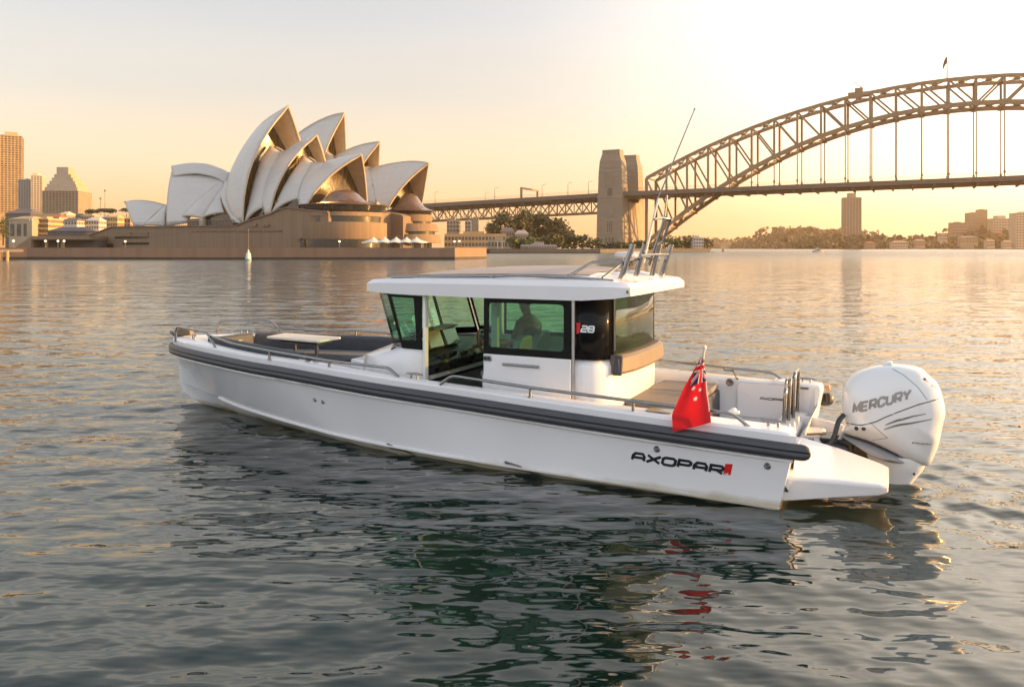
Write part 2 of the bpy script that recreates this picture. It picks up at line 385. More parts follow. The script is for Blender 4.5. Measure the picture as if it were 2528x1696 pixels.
# plan outline of the rub rail (outer edge), port side, stern -> bow, with the height of its top edge
PLAN = [(-0.20, 1.42, .59), (0.13, 1.46, .61), (1.63, 1.45, .67), (3.37, 1.40, .75), (4.41, 1.375, .80), (5.71, 1.215, .855),
        (6.46, 1.09, .875), (7.38, .86, .90), (7.97, .665, .91), (8.48, .42, .905), (8.76, .20, .895), (8.92, 0, .885)]
full = PLAN+[(x, -y, z) for x, y, z in reversed(PLAN[:-1])]
outl = smooth_path(full, 7)
def plan_normals(P):
    n = []
    for i in range(len(P)):
        a = P[max(i-1, 0)]; b = P[min(i+1, len(P)-1)]; d = (b-a); d.z = 0; d.normalize()
        n.append(Vector((d.y, -d.x, 0)))          # port side going forward: +x -> left... fixed below
    return n
ON = plan_normals(outl)
if ON[5].y < 0: ON = [-v for v in ON]
def offs(i, o, dz): p = outl[i]; return Vector((p.x, p.y, p.z+dz))+ON[i]*o

# hull shell
def lv(pts): return smooth_path(pts, 6)
sheer = [(-.12, 1.40, .50), (1.63, 1.375, .555), (3.37, 1.33, .64), (4.41, 1.305, .70), (5.71, 1.145, .755), (6.46, 1.02, .78), (7.38, .79, .815), (7.97, .59, .83), (8.40, .36, .83), (8.68, .14, .81), (8.80, 0, .79)]
midl = [(-.06, 1.385, .26), (1.62, 1.36, .30), (3.1, 1.325, .35), (4.2, 1.27, .39), (5.3, 1.11, .42), (6.1, .93, .44), (7.0, .68, .47), (7.7, .44, .50), (8.25, .22, .53), (8.62, .07, .55), (8.79, 0, .56)]
chine = [(-.005, 1.365, .01), (1.6, 1.34, .045), (2.7, 1.31, .062), (3.8, 1.245, .08), (4.85, 1.115, .10), (5.5, .965, .115), (6.3, .735, .13), (7.15, .465, .155), (7.8, .24, .20), (8.4, .085, .265), (8.765, 0, .31)]
chin2 = [(-.005, 1.33, -.012), (1.6, 1.305, .022), (2.7, 1.275, .038), (3.8, 1.21, .055), (4.85, 1.075, .075), (5.5, .92, .088), (6.3, .685, .10), (7.15, .42, .125), (7.8, .215, .175), (8.4, .075, .25), (8.76, 0, .295)]
wl_ = [(-.0, 1.31, -.06), (1.6, 1.28, -.04), (2.7, 1.24, -.03), (3.8, 1.17, -.02), (4.85, 1.02, -.01), (5.5, .84, -.0), (6.32, .58, .0), (7.15, .33, .0), (7.75, .14, .03), (8.33, .03, .10), (8.72, 0, .20)]
keel = [(.0, 0, -.50), (1.6, 0, -.5), (2.7, 0, -.48), (3.8, 0, -.46), (4.85, 0, -.43), (5.5, 0, -.4), (6.3, 0, -.33), (7.1, 0, -.22), (7.8, 0, -.10), (8.3, 0, -.0), (8.68, 0, .15)]
midl = [((a[0]+b[0])/2, (a[1]*.5+b[1]*.5)*.985, a[2]*.5+b[2]*.5) for a, b in zip(sheer, chine)]
levels = [lv(q) for q in (sheer, midl, chine, chin2, wl_, keel)]
hb = MB()
for sg in (1, -1): hb.loft([[(p.x, p.y*sg, p.z) for p in lvl] for lvl in levels], closed=False)
tr = [lvl[0] for lvl in levels]
ring = [(p.x, p.y, p.z) for p in tr]+[(p.x, -p.y, p.z) for p in reversed(tr[:-1])]
hb.add(ring, [tuple(range(len(ring)))])
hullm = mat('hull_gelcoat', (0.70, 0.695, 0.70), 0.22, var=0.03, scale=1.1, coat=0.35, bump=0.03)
def beige_low(m):  # mixes the base colour to beige towards the bottom, with a noisy edge
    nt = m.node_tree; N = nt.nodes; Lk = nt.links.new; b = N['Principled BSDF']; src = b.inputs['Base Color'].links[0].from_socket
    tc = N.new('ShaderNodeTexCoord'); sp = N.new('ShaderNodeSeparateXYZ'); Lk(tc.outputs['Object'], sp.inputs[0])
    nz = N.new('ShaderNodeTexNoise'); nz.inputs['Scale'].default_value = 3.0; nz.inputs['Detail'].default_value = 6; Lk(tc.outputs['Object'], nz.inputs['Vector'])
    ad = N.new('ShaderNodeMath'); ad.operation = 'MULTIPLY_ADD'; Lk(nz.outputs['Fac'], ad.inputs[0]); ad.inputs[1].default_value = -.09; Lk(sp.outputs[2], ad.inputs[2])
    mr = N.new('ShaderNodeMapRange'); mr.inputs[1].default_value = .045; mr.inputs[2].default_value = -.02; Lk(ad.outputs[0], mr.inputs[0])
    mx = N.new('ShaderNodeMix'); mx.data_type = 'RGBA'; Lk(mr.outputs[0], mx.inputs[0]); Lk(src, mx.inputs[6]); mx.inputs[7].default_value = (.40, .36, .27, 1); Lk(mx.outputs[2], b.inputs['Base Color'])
beige_low(hullm)
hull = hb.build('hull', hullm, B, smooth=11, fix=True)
hull_bvh = bvh_of(hull)
# rub rail: two fat ribs
rb = MB(); prof = [(-.075, .0), (-.02, .005), (.0, -.02), (.004, -.05), (-.012, -.066), (.002, -.085), (-.004, -.115), (-.03, -.137), (-.085, -.14)]
rings = [[offs(i, o, dz) for o, dz in prof] for i in range(len(outl))]
c0 = sum(rings[0], Vector())/len(prof); c1 = sum(rings[-1], Vector())/len(prof)
def endcap(r, c, s): return [[c+(p-c)*k+Vector((-dx, 0, 0)) for p in r] for k, dx in s]
st = [(0.35, .075), (0.72, .06), (0.93, .03)]
rings = endcap(rings[0], c0, st)+rings+list(reversed(endcap(rings[-1], c1, st)))
rb.loft(rings, True, True, True); rb.build('rub_rail', rubber, B, smooth=50)
# pale moulding line under the rub rail
ml = MB(); i0, i1 = 2, len(outl)-3
ml.tube([offs(i, -.062, -.158) for i in range(i0, i1)], .013, 6); ml.build('hull_moulding', gel, B, smooth=60)

# gunwale: outer band, side deck top, inner liner
wx = lambda x: interp(x, [-.2, 1.0, 1.9, 3.0, 4.2, 5.4, 7.0, 8.0, 9], [.34, .33, .27, .20, .19, .24, .26, .30, .2])
def zfl(x): return interp(x, [5.2, 6.0, 7.2, 9], [.22, .52, .66, .72])
gw = MB(); gr = []
for i in range(1, len(outl)-1):
    x = outl[i].x; w = wx(x); zt = outl[i].z
    cam_ = [(-.06, -.03-.0), (-.055, .062), (-.08, .085), (-w+.03, .095), (-w, .07), (-w-.03, zfl(x)-zt)]
    pts = [offs(i, o, dz) for o, dz in cam_]
    for k, p in enumerate(pts):                                    # never cross the centre line near the bow
        if p.y*outl[i].y < 0 or (abs(outl[i].y) < .3 and k >= 3): pts[k] = Vector((min(p.x, 8.6), 0.0 if p.y*outl[i].y < 0 else p.y, p.z))
    gr.append(pts)
gw.loft(gr, closed=False)
for r_ in (gr[0], gr[-1]): gw.add(r_, [tuple(range(len(r_)))])
gw.build('gunwale', gel, B, smooth=40)
fd = MB()                                                           # foredeck ahead of the bow seat
fp = [p for p in gr if p[3].x > 7.55]
edge = [Vector((p[3].x, p[3].y, p[3].z-.002)) for p in fp]
fd.add(edge+[Vector((7.62, p.y, p.z)) if False else Vector((7.72, max(-.55, min(.55, p.y)), .985)) for p in edge], [(i, i+1, len(edge)+i+1, len(edge)+i) for i in range(len(edge)-1)])
fd.build('foredeck', gel, B, smooth=40)
# floors
fl = MB(); pp = [(p[5].x, p[5].y*0.99) for p in gr if p[5].x < 5.6]
fl.add([(x, y, .215) for x, y in pp], [tuple(range(len(pp)))]); fl.build('cockpit_floor', gel2, B)
# bow seating: moulded base with a U of charcoal back cushions
bs = MB(); 
pr_ = [(5.05, .62), (6.1, .80), (6.9, .72), (7.45, .55), (7.74, .33), (7.74, -.33), (7.45, -.55), (6.9, -.72), (6.1, -.80), (5.05, -.95)]
bs.add([(x, y, .70) for x, y in pr_], [tuple(range(len(pr_)))])
bs.add([(5.05, .62, .22), (5.05, -.95, .22), (5.05, -.95, .70), (5.05, .62, .70)], [(0, 1, 2, 3)]); bs.build('bow_seat_base', gel, B)
cb = MB(); cb.prism([(5.75, -.95, .72), (7.3, -.62, .72), (7.62, -.40, .72), (7.62, .38, .72), (7.1, .40, .72), (6.95, -.30, .72), (5.75, -.46, .72)], (0, 0, .09)); cb.build('bow_seat_cushion', mat('grey_seat_cushion', (.12, .125, .135), .7, var=.12, scale=12, bump=.08), B, bevel=.025)
path = smooth_path([(5.62, .985, .945), (6.3, .89, .98), (6.95, .72, 1.0), (7.42, .54, 1.0), (7.70, .40, .995)], 5)
path2 = [Vector((7.72, .34, .97)), Vector((7.74, 0, .965)), Vector((7.72, -.36, .965))]
path3 = smooth_path([(7.66, -.42, .965), (7.3, -.60, .955), (6.6, -.84, .945), (5.9, -1.0, .935), (5.35, -1.06, .93)], 5)
for pth in (path, path2, path3):
    m_ = MB(); rr = []
    for i, p in enumerate(pth):
        d = (pth[min(i+1, len(pth)-1)]-pth[max(i-1, 0)]); d.z = 0; d.normalize(); nn = Vector((-d.y, d.x, 0))
        if nn.dot(Vector((p.x-6.2, p.y, 0))) < 0: nn = -nn
        h0, h1 = -.24, .075
        rr.append([p+nn*.05+Vector((0, 0, h0)), p+nn*.06+Vector((0, 0, h1-.03)), p+nn*.035+Vector((0, 0, h1)), p-nn*.04+Vector((0, 0, h1)), p-nn*.075+Vector((0, 0, h1-.03)), p-nn*.10+Vector((0, 0, h0))])
    m_.loft(rr, True, True, True); m_.build('back_cushion', cushg, B, smooth=35, bevel=.012)
sl, _ = word('AXOPAR', .034, .03, .007, .2)                            # small marks on the bow cushion
lm = MB(); 
for stx in sl: lm.tube([(7.655, .02-a, .93+b) for a, b in stx], .0035, 4)
lm.build('cushion_lettering', whm, B)
MB().box(7.645, 7.655, .035, .055, .93, .96).build('cushion_mark', redm, B)
# step in front of the cabin
s_ = MB(); s_.prism([(5.02, -.62, .70), (5.62, -.55, .70), (5.62, .02, .70), (5.02, .30, .70)], (0, 0, .13)); s_.build('bow_step', gel, B, bevel=.03)
# table
T = MB(); T.prism([(5.97, -.235, 1.045), (6.0, -.27, 1.045), (7.0, -.35, 1.045), (7.04, -.31, 1.045), (6.955, .13, 1.045), (6.92, .16, 1.045), (5.99, .26, 1.045), (5.955, .22, 1.045)], (0, 0, .028))
tt = T.build('table', wood, B, bevel=.006)
for x, y in ((6.62, -.06), (6.16, .04)):
    MB().tube([(x, y, .3), (x, y, 1.044)], .028, 10).build('leg', steel, tt, smooth=60)
MB().prism([(6.05, -.16, .985), (6.85, -.22, .985), (6.8, .06, .985), (6.08, .14, .985)], (0, 0, .058)).build('underframe', blkp, tt, bevel=.02)

# stainless rails
def rail(name, pts, posts=(), r=.0165, rad=.07, foot=True):
    o = MB().tube(round_path(pts, rad), r, 8).build(name, steel, B, smooth=60)
    for a, b in posts:
        MB().tube([a, b], r*.9, 8).lathe([(.028, 0), (.028, .008)], (b[0], b[1], b[2]-.002), 10).build('post', steel, o, smooth=60)
    return o
rail('bow_rail', [(8.35, .45, .96), (8.33, .45, 1.175), (7.45, .74, 1.165), (7.18, .82, .95)])
rail('bow_rail', [(8.42, -.40, .96), (8.40, -.42, 1.19), (7.66, -.72, 1.195), (7.42, -.80, .97)])
rail('side_rail', [(7.42, .72, 1.12), (6.75, .97, 1.07), (6.01, 1.12, 1.035), (5.03, 1.21, .985), (4.17, 1.26, .965), (4.03, 1.27, .87)], [((6.01, 1.12, 1.035), (6.01, 1.12, .93)), ((5.03, 1.21, .985), (5.03, 1.21, .90))], rad=.05)
rail('side_rail', [(7.55, -.77, 1.10), (7.0, -.95, 1.05), (6.35, -1.08, 1.07), (5.2, -1.2, 1.02), (4.17, -1.26, .965), (4.03, -1.27, .87)], [((6.35, -1.09, 1.07), (6.35, -1.09, .93)), ((5.03, -1.21, 1.0), (5.03, -1.21, .90))], rad=.05)
for sg in (1, -1):
    rail('side_rail', [(3.47, sg*1.32, .84), (3.33, sg*1.32, .945), (2.41, sg*1.33, .885), (1.33, sg*1.34, .84), (.40, sg*1.33, .80), (.25, sg*1.33, .69)], [((2.41, sg*1.33, .885), (2.41, sg*1.33, .79)), ((1.33, sg*1.34, .84), (1.33, sg*1.34, .735))])
def cleat(x, y, z, rz=0):
    m_ = MB(); L = .11
    m_.tube([(-L, 0, .055), (-.05, 0, .06), (.05, 0, .06), (L, 0, .055)], [.008, .012, .012, .008], 8)
    for s in (-.04, .04): m_.tube([(s*1.15, 0, 0), (s, 0, .055)], [.018, .010], 8)
    o = m_.build('cleat', steel, B, smooth=60); o.location = (x, y, z); o.rotation_euler = (0, 0, rz)
cleat(3.84, 1.25, .86, -.05); cleat(0.06, 1.22, .685); cleat(0.02, -1.30, .70); cleat(7.95, -.48, 1.0, .5); cleat(8.1, .35, 1.0, -.5); cleat(3.84, -1.25, .86, .05)
# anchor and roller on the bow
an = MB(); an.prism([(8.55, -.10, 1.0), (8.86, -.06, .97), (8.93, -.06, 1.02), (8.75, -.08, 1.10), (8.6, -.10, 1.12)], (0, .09, .0)); an.build('anchor_roller', mat('bronze_shade', (.16, .12, .07), .3, metal=.7), B, bevel=.015)
MB().lathe([(.0, -.02), (.05, -.02), (.055, 0), (.05, .03), (0, .035)], (8.86, .03, 1.04), 10).build('bow_light', steel, B, smooth=50)
for x in (5.42, 5.30):                                              # two small deck fittings
    MB().box(x-.035, x+.035, 1.10, 1.13, .945, .955).build('deck_fitting', blkp, B)
for x, z in ((5.30, .50), (5.17, .49)):
    y = hull_bvh.ray_cast(Vector((x, 3, z)), Vector((0, -1, 0)))[0].y
    o = MB().lathe([(.0, 0), (.022, 0), (.026, .006), (.017, .012), (.012, .006), (0, .006)], (0, 0, 0), 14).build('hull_drain', steel, B, smooth=40); o.location = (x, y-.002, z); o.rotation_euler = (R(-90), 0, 0)
for x, z, k in ((1.09, .415, 1), (.09, .375, 1)):
    y = hull_bvh.ray_cast(Vector((x, 3, z)), Vector((0, -1, 0)))[0].y
    o = MB().lathe([(.0, 0), (.026, 0), (.031, .006), (.022, .013), (.016, .007), (0, .007)], (0, 0, 0), 14).build('hull_drain', mat('dark_steel', (.2, .2, .2), .25, metal=.9), B, smooth=40); o.location = (x, y-.002, z); o.rotation_euler = (R(-90), 0, 0)
for xa, xb in ((4.22, 3.82), (2.70, 2.28)):                          # notches of the stepped bottom
    pts = [(xa, .11), (xa, -.05), (xb, -.05), (xb, .0), ((xa+xb)/2+.05, .085)]
    q = []
    for x, z in pts:
        h = hull_bvh.ray_cast(Vector((x, 3, z)), Vector((0, -1, 0))); q.append((x, h[0].y+.026, z))
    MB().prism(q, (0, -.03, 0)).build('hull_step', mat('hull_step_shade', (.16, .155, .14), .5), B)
# lettering on the topside
sl, W = word('AXOPAR', .125, .068, .022, .28)
sx0, sz0 = 1.345, .285
to3 = lambda a, b: (sx0-a, 3.0, sz0-.033*a/.87+b)
stick_strokes(sl, .026, to3, hull_bvh, (0, -1, 0), .002).build('hull_lettering', char, B)
mk = MB(); q = [(.48, .245), (.415, .25), (.392, .355), (.457, .35)]
qq = [(x, hull_bvh.ray_cast(Vector((x, 3, z)), Vector((0, -1, 0)))[0].y+.0025, z) for x, z in q]
mk.add(qq, [(0, 1, 2, 3)]); mk.build('hull_emblem', redm, B)
stick_strokes([[(0, .015), (.008, .0), (.016, .018)], [(.02, .0), (.02, .02), (.03, .02), (.03, 0), (.02, 0)], [(.036, .006), (.042, .016)]], .005, lambda a, b: (.474-a, 3.0, .252+b), hull_bvh, (0, -1, 0), .004, .01).build('emblem_lettering', whm, B)
# spray rail along the chine
sr = MB(); cl_ = lv(chine); cl2 = lv(chin2); k1 = max(i for i, p in enumerate(cl_) if p.x < 7.75)
for sg in (1, -1):
    rr = []
    for i in range(0, k1+1):
        p = cl_[i]; q = cl2[i]; e = min(1, (7.75-p.x)/.10)*.022+.004
        d = (cl_[i+1]-cl_[max(0, i-1)]).normalized(); nn = Vector((d.y, -d.x, 0)); nn = nn if nn.y > 0 else -nn
        rr.append([(a.x, a.y*sg, a.z) for a in (p+Vector((0, 0, .022))-nn*.012, p+nn*e+Vector((0, 0, .006)), p+nn*e+Vector((0, 0, -.010)), q+Vector((0, 0, -.004)))])
    sr.loft(rr, True, True, True)
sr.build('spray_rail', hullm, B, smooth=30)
# towing eye at the transom corner
MB().tube(round_path([(-.03, 1.30, .21), (-.05, 1.345, .205), (-.075, 1.31, .15), (-.04, 1.27, .15), (-.03, 1.30, .21)], .02), .010, 6).build('towing_eye', steel, B, smooth=60)
# ------------------------------------------------------------------ cabin
CAB = MB()
plan = [(2.06, 1.0, 1.0), (1.92, .99, .985), (1.79, .94, .925), (1.72, .83, .82), (1.695, .70, .70), (1.675, .4, .4), (1.67, 0, 0), (1.675, -.4, -.4), (1.695, -.70, -.70), (1.72, -.83, -.82), (1.79, -.94, -.925), (1.92, -.99, -.985), (2.06, -1.0, -1.0), (3.0, -1.0, -1.0), (3.86, -1.0, -1.0), (4.18, -.99, -.97)]
nose = [(4.42, -.965), (4.72, -.86), (4.92, -.70), (4.99, -.52), (5.03, -.25), (5.04, 0), (5.03, .25), (4.99, .52), (4.92, .70), (4.72, .86), (4.42, .965)]
tail = [(4.18, .99, .97), (3.885, 1.0, 1.0)]
r0, r1, r2, r3 = [], [], [], []
for x, y, yt in plan: r0.append((x, y*.985, .2)); r1.append((x, y, .80)); r2.append((x, y, 1.07)); r3.append((x+.02*(x < 1.8), yt*.985, 1.15))
ws = [(4.22, -.93), (4.32, -.84), (4.43, -.73), (4.54, -.60), (4.62, -.30), (4.65, 0), (4.62, .30), (4.54, .60), (4.43, .73), (4.32, .84), (4.22, .93)]
for (x, y), (wx_, wy) in zip(nose, ws): r0.append((x-.05, y*.97, .2)); r1.append((x, y, .86)); r2.append((x-.03, y*.985, 1.005+.03*(5.04-x))); r3.append((wx_, wy, 1.15))
for x, y, yt in tail: r0.append((x, y*.985, .2)); r1.append((x, y, .80)); r2.append((x, y, 1.07)); r3.append((x, yt*.985, 1.15))
CAB.loft([r0, r1, r2, r3], closed=False)
cabin = CAB.build('cabin_body', gel, B, smooth=38); sol = cabin.modifiers.new('thick', 'SOLIDIFY'); sol.thickness = .03; sol.offset = -1
# black band and glass above: helper for a leaning quad with frame
def pane(name, quad, m, frame=None, bw=(.03, .03, .03, .03), proud=.006, parent=B, thick=.006, round_=0):
    """quad: bottom-a, bottom-b, top-b, top-a; frame widths: bottom, b side, top, a side"""
    q = [Vector(p) for p in quad]; n = (q[1]-q[0]).cross(q[3]-q[0]).normalized()
    ctr = sum(q, Vector())/4
    if n.dot(ctr-Vector((3.0, 0, ctr.z))) < 0: n = -n
    def at(u, v): return q[0].lerp(q[1], u).lerp(q[3].lerp(q[2], u), v)
    wid = ((q[1]-q[0]).length+(q[2]-q[3]).length)/2; hei = ((q[3]-q[0]).length+(q[2]-q[1]).length)/2
    u0, u1, v0, v1 = bw[3]/wid, 1-bw[1]/wid, bw[0]/hei, 1-bw[2]/hei
    def loop(ua, ub, va, vb, r):
        if not r: return [at(ua, va), at(ub, va), at(ub, vb), at(ua, vb)]
        ru, rv = r/wid, r/hei; out = []
        for cu, cv, a0 in ((ua+ru, va+rv, 180), (ub-ru, va+rv, 270), (ub-ru, vb-rv, 0), (ua+ru, vb-rv, 90)):
            for k in range(5): a = R(a0+22.5*k); out.append(at(cu+ru*math.cos(a), cv+rv*math.sin(a)))
        return out
    inn = loop(u0, u1, v0, v1, round_ or .012)
    g = MB(); g.prism(inn, n*thick); go = g.build(name, m, parent)
    if frame:
        out_ = []
        for p, (cu, cv) in zip(inn, [(0, 0)]*5+[(1, 0)]*5+[(1, 1)]*5+[(0, 1)]*5): out_.append(at(cu, cv))
        # frame ring: outer corners repeated
        k = len(inn); f = MB()
        o2 = []
        for i in range(k):
            c = i//5; o2.append(at(*[(0, 0), (1, 0), (1, 1), (0, 1)][c]))
        a0 = [p-n*.012 for p in o2]; a1 = [p+n*proud for p in o2]; b0 = [p-n*.012 for p in inn]; b1 = [p+n*proud for p in inn]
        vs = a0+a1+b0+b1; fs = []
        for i in range(k):
            j = (i+1) % k
            fs += [(i, j, k+j, k+i), (k+i, k+j, 3*k+j, 3*k+i), (2*k+j, 2*k+i, 3*k+i, 3*k+j), (j, i, 2*k+i, 2*k+j)]
        f.add(vs, [q_ for q_ in fs])
        bm_ = f.build('window_frame', frame, go)
        bm = bmesh.new(); bm.from_mesh(bm_.data); bmesh.ops.remove_doubles(bm, verts=bm.verts, dist=1e-5); bmesh.ops.recalc_face_normals(bm, faces=bm.faces); bm.to_mesh(bm_.data); bm.free()
    return go
for sg in (1, -1):
    pane('quarter_window', [(3.91, sg*.985, 1.15), (4.18, sg*.955, 1.15), (4.385, sg*.955, 1.765), (3.91, sg*.985, 1.755)], green_glass, blk, (.10, .03, .03, .085))
    pane('windshield_side', [(4.20, sg*.93, 1.15), (4.535, sg*.61, 1.145), (4.745, sg*.61, 1.78), (4.40, sg*.935, 1.77)], green_glass, blk, (.085, .012, .02, .025), round_=.01)
pane('windshield', [(4.54, .595, 1.145), (4.54, -.595, 1.145), (4.75, -.595, 1.78), (4.75, .595, 1.78)], green_glass, blk, (.06, .012, .02, .012), round_=.01)
# white door post, door, aft dark quarters, rear window
for sg in (1, -1): MB().box(3.85, 3.885, sg*.955-.025, sg*.955+.05 if sg > 0 else sg*.955+.025, .30 if sg > 0 else 1.1, 1.765).build('door_post', gel, B, bevel=.008) if sg > 0 else MB().box(3.845, 3.895, -.985, -.94, 1.1, 1.765).build('door_post', gel, B, bevel=.008)
door = MB().prism([(2.09, .985, .30), (3.10, .985, .30), (3.115, .985, .90), (3.10, .985, .95), (3.10, .985, 1.155), (2.09, .985, 1.15)], (0, .045, 0)).build('sliding_door', gel, B, bevel=.008)
pane('door_window', [(2.09, 1.012, 1.152), (3.10, 1.012, 1.157), (3.10, 1.005, 1.755), (2.09, 1.005, 1.755)], green_glass, blk, (.075, .055, .045, .08), parent=door, round_=.04, proud=.012)
MB().tube([(2.44, 1.045, 1.055), (2.86, 1.045, 1.06)], .014, 8).build('door_handle', steel, door, smooth=60)
lk = MB(); lk.box(3.0, 3.09, 1.028, 1.042, 1.08, 1.14); lo = lk.build('door_lock', steel, door, bevel=.01)
for x in (3.025, 3.07):
    o = MB().lathe([(.0, 0), (.016, 0), (.018, .012), (0, .012)], n=10).build('lock_knob', blkp, door); o.location = (x, 1.04, 1.11); o.rotation_euler = (R(-90), 0, 0)
pane('starboard_window', [(2.05, -.985, 1.15), (3.83, -.985, 1.15), (3.83, -.985, 1.757), (2.05, -.985, 1.757)], green_glass, blk, (.05, .03, .03, .06))
MB().box(2.62, 2.70, -1.0, -.97, 1.15, 1.757).build('window_pillar', blk, B)
# aft quarters: dark glass wrapping round the corner
def wrap(pts, z0, z1, name, m, lean=0.0, t=.012):
    w = MB(); a = [(x, y, z0) for x, y in pts]; b = [(x-lean, y, z1) for x, y in pts]
    w.loft([a, b], closed=False); o = w.build(name, m, B, smooth=50); s = o.modifiers.new('thick', 'SOLIDIFY'); s.thickness = t; s.offset = 0; return o
ptc = [(2.05, 1.0), (1.94, .99), (1.85, .965), (1.79, .925), (1.75, .87), (1.725, .80)]
for sg in (1, -1): wrap([(x, y*sg) for x, y in ptc], 1.152, 1.80, 'aft_quarter_glass', blk)
rear = wrap([(1.725, .80), (1.705, .70), (1.685, .4), (1.68, 0), (1.685, -.4), (1.705, -.70), (1.725, -.80)], 1.155, 1.815, 'rear_window', gold_glass, 0, .006)
MB().box(1.70, 1.735, .74, .80, 1.155, 1.80).build('rear_window_edge', blk, B)
MB().box(2.055, 2.085, .985, 1.008, .30, 1.76).build('door_seal', mat('aluminium_trim', (.45, .43, .42), .3, metal=.8), B)
sl, W = word('28', .062, .062, .012, .2)
stick_strokes(sl, .0165, lambda a, b: (1.982-a, 2.0, 1.44+b), None, (0, -1, 0), 0).build('number_lettering', whm, B).location = (0, -.985, 0)
mk = MB().add([(2.03, 1.014, 1.415), (2.0, 1.012, 1.425), (1.985, 1.010, 1.53), (2.03, 1.014, 1.53)], [(0, 1, 2, 3)]).build('number_emblem', redm, B)
# cushion band under the rear window
cu = MB(); rr = []
for x, y in [(1.70, .82), (1.66, .74), (1.62, .55), (1.60, .25), (1.595, 0), (1.60, -.25), (1.62, -.55), (1.66, -.74), (1.70, -.82)]:
    d = .035
    rr.append([(x+.12, y, 1.0), (x-.05, y*1.01, .995), (x-.075, y*1.02, 1.02), (x-.06, y*1.02, 1.16), (x-.02, y, 1.195), (x+.12, y, 1.185)])
cu.loft(rr, True, True, True); cu.build('rear_cushion', cusht, B, smooth=40, bevel=.008)
eb = MB(); eb.prism([(1.70, .83, .99), (1.61, .80, .985), (1.60, .78, 1.19), (1.67, .815, 1.205)], (0, .03, 0)); eb.build('cushion_end', cushg, B, bevel=.01)
# aft bench with taupe pads
sb = MB(); sb.box(.98, 1.68, -1.05, .52, .22, .60); sb.build('aft_bench', cushg, B, bevel=.02)
for y0, y1 in ((-1.04, -.36), (-.345, .50)): MB().box(1.0, 1.675, y0, y1, .602, .668).build('bench_pad', padm, B, bevel=.018)

# roof
out_ = [(1.385, .93), (1.45, 1.03), (1.60, 1.085), (1.95, 1.10), (3.0, 1.10), (4.0, 1.085), (4.45, 1.04), (4.70, .93), (4.79, .5), (4.82, 0)]
out_ = out_+[(x, -y) for x, y in reversed(out_[:-1])]+[(1.42, -.5), (1.435, 0), (1.42, .5)]
def zb(x): return interp(x, [1.34, 1.75, 3.0, 4.3, 4.8], [1.835, 1.765, 1.762, 1.775, 1.80])
def zs(x): return interp(x, [1.34, 1.6, 2.0, 3.5, 4.4, 4.8], [1.895, 1.905, 1.905, 1.905, 1.90, 1.875])
def crown(x): return interp(x, [1.34, 1.60, 1.8, 2.2, 3.0, 3.8, 4.4, 4.8], [1.93, 2.03, 2.085, 2.095, 2.085, 2.055, 2.0, 1.90])
rf = MB(); cx = 3.0
r_b = [(x, y, zb(x)) for x, y in out_]; r_b0 = [(cx+(x-cx)*.9, y*.86, zb(cx+(x-cx)*.9)+.004) for x, y in out_]
rings = [r_b0, r_b, [(x, y, zs(x)) for x, y in out_]]
for k in (.965, .9, .8, .65, .45, .2):
    ring = []
    for x, y in out_:
        xx, yy = cx+(x-cx)*k, y*k
        t = abs(yy)/1.1; z0 = zs(x)+.045
        zc = crown(xx)
        ring.append((xx, yy, zs(x)+(zc-zs(x))*max(0.25 if k < .97 else .2, 1-(k**3.2)) if False else z0+(zc-z0)*(1-k**2.4)))
    rings.append(ring)
rf.loft(rings, True, True, True); roof = rf.build('roof', gel, B, smooth=22)
rbv = bvh_of(roof)
def roof_z(x, y): h = rbv.ray_cast(Vector((x, y, 4)), Vector((0, 0, -1))); return h[0].z if h[0] is not None else 1.9
mt = MB(); xs = np.linspace(1.95, 4.25, 14); ys = np.linspace(-.86, .86, 13)
for x in xs:
    pass
g = [[Vector((x, y*(1 if x < 3.9 else 1-.25*(x-3.9)), 0)) for y in ys] for x in xs]
mt.loft([[(p.x, p.y, roof_z(p.x, p.y)+.006) for p in row] for row in g], closed=False); mt.build('roof_mat', roofm, roof, smooth=40)
# rear fairing humps on the roof edge
for y0 in (.33, -.33):
    hb_ = MB(); rr = []
    for x, h, w in ((1.95, .0, .16), (1.85, .035, .19), (1.72, .05, .21), (1.58, .035, .2), (1.46, .0, .15)):
        z = roof_z(x, y0)-.01; rr.append([(x, y0-w, z-.03), (x, y0-w*.6, z+h*.75), (x, y0, z+h), (x, y0+w*.6, z+h*.75), (x, y0+w, z-.03)])
    hb_.loft(rr, closed=False); hb_.build('roof_fairing', gel, roof, smooth=70)
for sg in (1, -1):
    y = sg*.99
    rl = MB().tube(round_path([(4.36, y, 1.90), (4.30, y, 1.965), (3.8, y, 1.975), (2.7, y, 2.005), (2.1, y, 1.995), (1.64, y, 1.965)], .04), .016, 8).build('roof_rail', steel, roof, smooth=60)
    for x, zz in ((3.96, 1.972), (3.01, 1.995), (1.89, 1.98)): MB().box(x-.018, x+.018, y+sg*.0-.008, y+.008+sg*.02, 1.915, zz).build('bracket', steel, rl)
    MB().box(1.60, 1.70, y-.02, y+.02, 1.92, 1.958).build('rail_foot', blkp, rl, bevel=.01)
    hp = MB(); hp.tube(round_path([(2.16, sg*.93, 2.0), (1.96, sg*.72, 2.15), (1.62, sg*.66, 2.165), (1.78, sg*.93, 1.99)], .05), .015, 8); hp.build('roof_rack_side', steel, roof, smooth=60)
MB().tube([(1.96, .72, 2.15), (1.96, -.72, 2.15)], .014, 8).build('roof_rack_bar', steel, roof, smooth=60)
MB().tube([(1.62, .66, 2.165), (1.60, 0, 2.19), (1.62, -.66, 2.165)], .014, 8).build('roof_rack_bar', steel, roof, smooth=60)
MB().tube([(1.47, .62, 2.22), (1.50, 0, 2.225), (1.50, -.62, 2.22)], .013, 8).build('roof_rack_bar', steel, roof, smooth=60)
